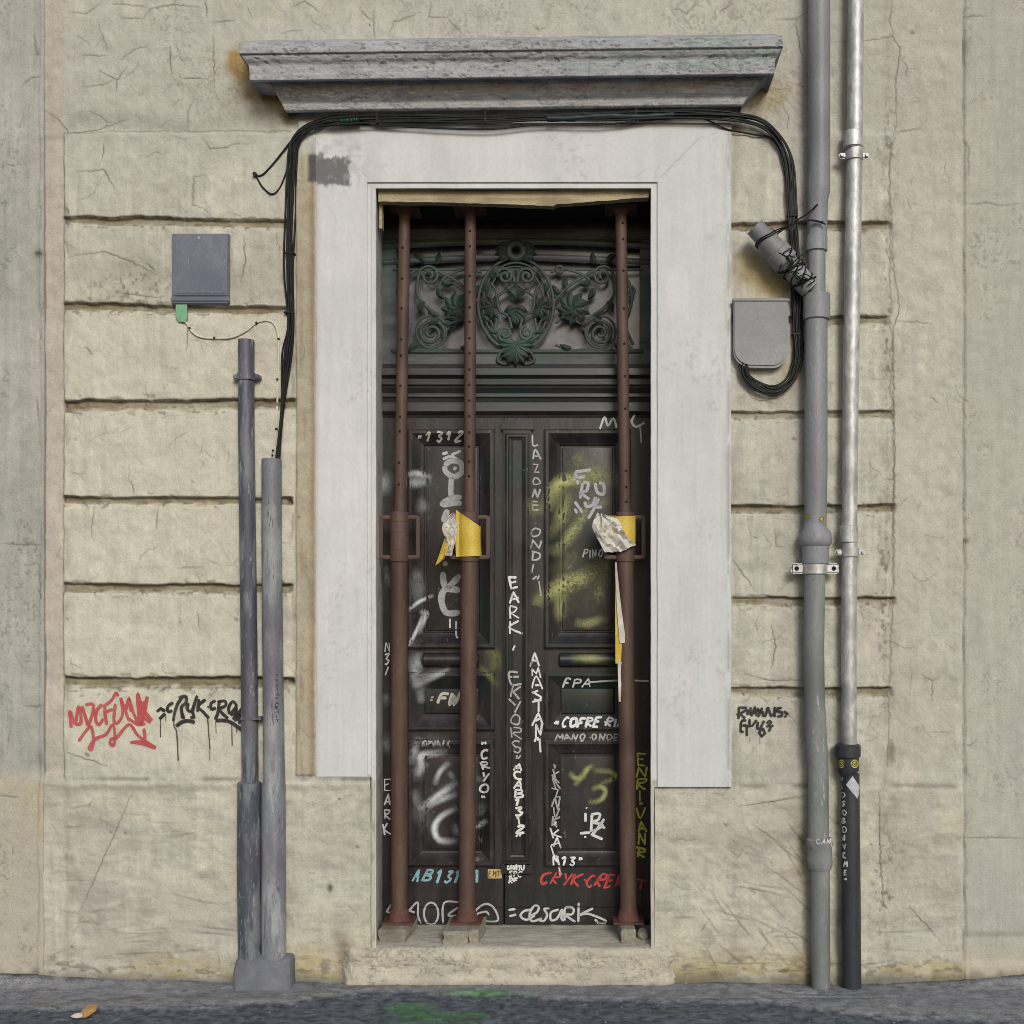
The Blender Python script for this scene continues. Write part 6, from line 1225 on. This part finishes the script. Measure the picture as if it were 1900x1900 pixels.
# ================================================================== cable bundle over the door
t = thing('cable_bundle', P(960, 218, -.05), 'black cable bundle running round the head of the door under the cornice', 'cables')
path = [(517, 880, -.048), (516, 850, -.045), (524, 760, -.03), (533, 660, -.026), (540, 600, -.026), (537, 500, -.026), (539, 400, -.026), (541, 300, -.03), (548, 258, -.036), (580, 230, -.045), (640, 220, -.05), (760, 218, -.05), (900, 217, -.05), (1000, 216, -.05), (1120, 213, -.05), (1240, 210, -.05), (1330, 211, -.048), (1400, 224, -.035), (1440, 250, -.03), (1462, 300, -.026), (1468, 380, -.026), (1474, 460, -.03), (1477, 530, -.03), (1478, 600, -.028), (1481, 660, -.028), (1468, 705, -.028), (1438, 724, -.028), (1405, 716, -.03), (1384, 696, -.035), (1382, 672, -.04)]
for k in range(7):
    r2 = random.Random(40 + k); pts = []
    for i, (x, y, d) in enumerate(path):
        j = i - 1; a, b = path[max(0, i - 1)], path[min(len(path) - 1, i + 1)]; tx, ty = b[0] - a[0], b[1] - a[1]; q = math.hypot(tx, ty); nx, ny = -ty / q, tx / q
        sp = (k - 3) * 2.0 * (.35 if i < 3 else 1) + r2.uniform(-2.2, 2.2) * (.4 if i < 3 else 1)
        if k == 6 and 11 <= i <= 14: sp += 5 + 3 * (i == 12)
        if k == 0 and 10 <= i <= 13: sp -= 1
        pts.append((x + nx * sp * 1.25, y + ny * sp * 1.25 + (4 if 9 <= i <= 16 else 0), d - abs(r2.uniform(0, .009)) - (k % 3) * .003))
    m = MB(); cable(m, pts, .0042 + .0008 * (k % 2), 0, 7, 7); m.build('cable', M['cable'], t)
m = MB(); cable(m, [(1290, 214, -.055), (1320, 226, -.045), (1350, 240, -.03), (1400, 250, -.022), (1430, 256, -.02), (1450, 285, -.02), (1460, 330, -.025)], .0036, -.03); m.build('cable', M['cable'], t)
m = MB(); cable(m, [(660, 212, -.06), (620, 213, -.055), (590, 222, -.05), (560, 240, -.04), (540, 262, -.03), (510, 300, -.024), (490, 322, -.022), (478, 327, -.022)], .0040, -.03); m.build('cable', M['cable'], t)
m = MB(); cable(m, [(545, 262, -.035), (538, 290, -.028), (530, 322, -.024), (518, 350, -.022), (504, 360, -.022), (488, 348, -.022), (478, 332, -.022), (474, 326, -.022)], .0034, -.03); c = P(474, 325, -.02); m.tube([c + Vector((0, .02, 0)), c + Vector((0, -.016, 0))], [.010, .009], 10); m.build('cable', M['cable'], t)
for (xa, xb_, nm_) in ((1015, 1250, 'long'), (632, 668, 'short')):
    m = MB(); q = [(x_, float(np.interp(x_, [600, 640, 760, 1000, 1240], [226, 224, 222, 220, 214])) + 1.5 * math.sin(x_ / 23)) for x_ in np.linspace(xa, xb_, 24)]
    m.tube([P(x_, y_, -.056) for x_, y_ in q], [.0125 + .002 * math.sin(i * 1.7) for i in range(24)], 12); m.build('tape_wrap', M['teal_tape'], t)
for (x, y, hor) in ((538, 470, 0), (536, 580, 0), (700, 219, 1), (900, 217, 1), (1180, 212, 1), (1470, 400, 0), (1479, 620, 0)):
    m = MB(); c = P(x, y, -.035 if not hor else -.058)
    if hor: m.box((c.x - .004, c.y - .008, c.z - .022), (c.x + .004, c.y + .024, c.z + .022), .002)
    else: m.box((c.x - .021, c.y - .008, c.z - .004), (c.x + .021, c.y + .03, c.z + .004), .002)
    m.build('cable_tie', M['cable'], t)

# ================================================================== litter
t = thing('litter', P(158, 1884, -.40), 'crumpled orange and white scrap lying on the tarmac at the left', 'litter')
def gp(px, py, dz=0):  # point on the ground seen at px, py
    k = (CAM.z) / (S * (py - HZ)); return Vector((X(CPX) + (px - CPX) * S * k, -D + D * k, dz))
def scrap(pts, mat, nm, hgt):
    vs = [gp(x, y, .004 + h_ * hgt) for x, y, h_ in pts]; n = len(vs); cen = sum(vs, Vector()) / n + Vector((0, 0, .008)); m = MB()
    b2 = [v - Vector((0, 0, .003)) for v in vs]; m.add(vs + [cen] + b2 + [cen - Vector((0, 0, .003))], [(i, (i + 1) % n, n) for i in range(n)] + [((i + 1) % n + n + 1, i + n + 1, 2 * n + 1) for i in range(n)] + [(i, i + n + 1, (i + 1) % n + n + 1, (i + 1) % n) for i in range(n)]); m.build(nm, mat, t, smooth=False)
scrap([(150, 1889, 0), (160, 1890, .2), (178, 1884, .8), (181, 1876, 1), (166, 1875, 1), (152, 1881, .5)], M['litter_o'], 'orange_piece', .02)
scrap([(131, 1887, 0), (140, 1890, 0), (156, 1888, .2), (154, 1883, .5), (140, 1883, .2)], M['litter_w'], 'white_piece', .012)
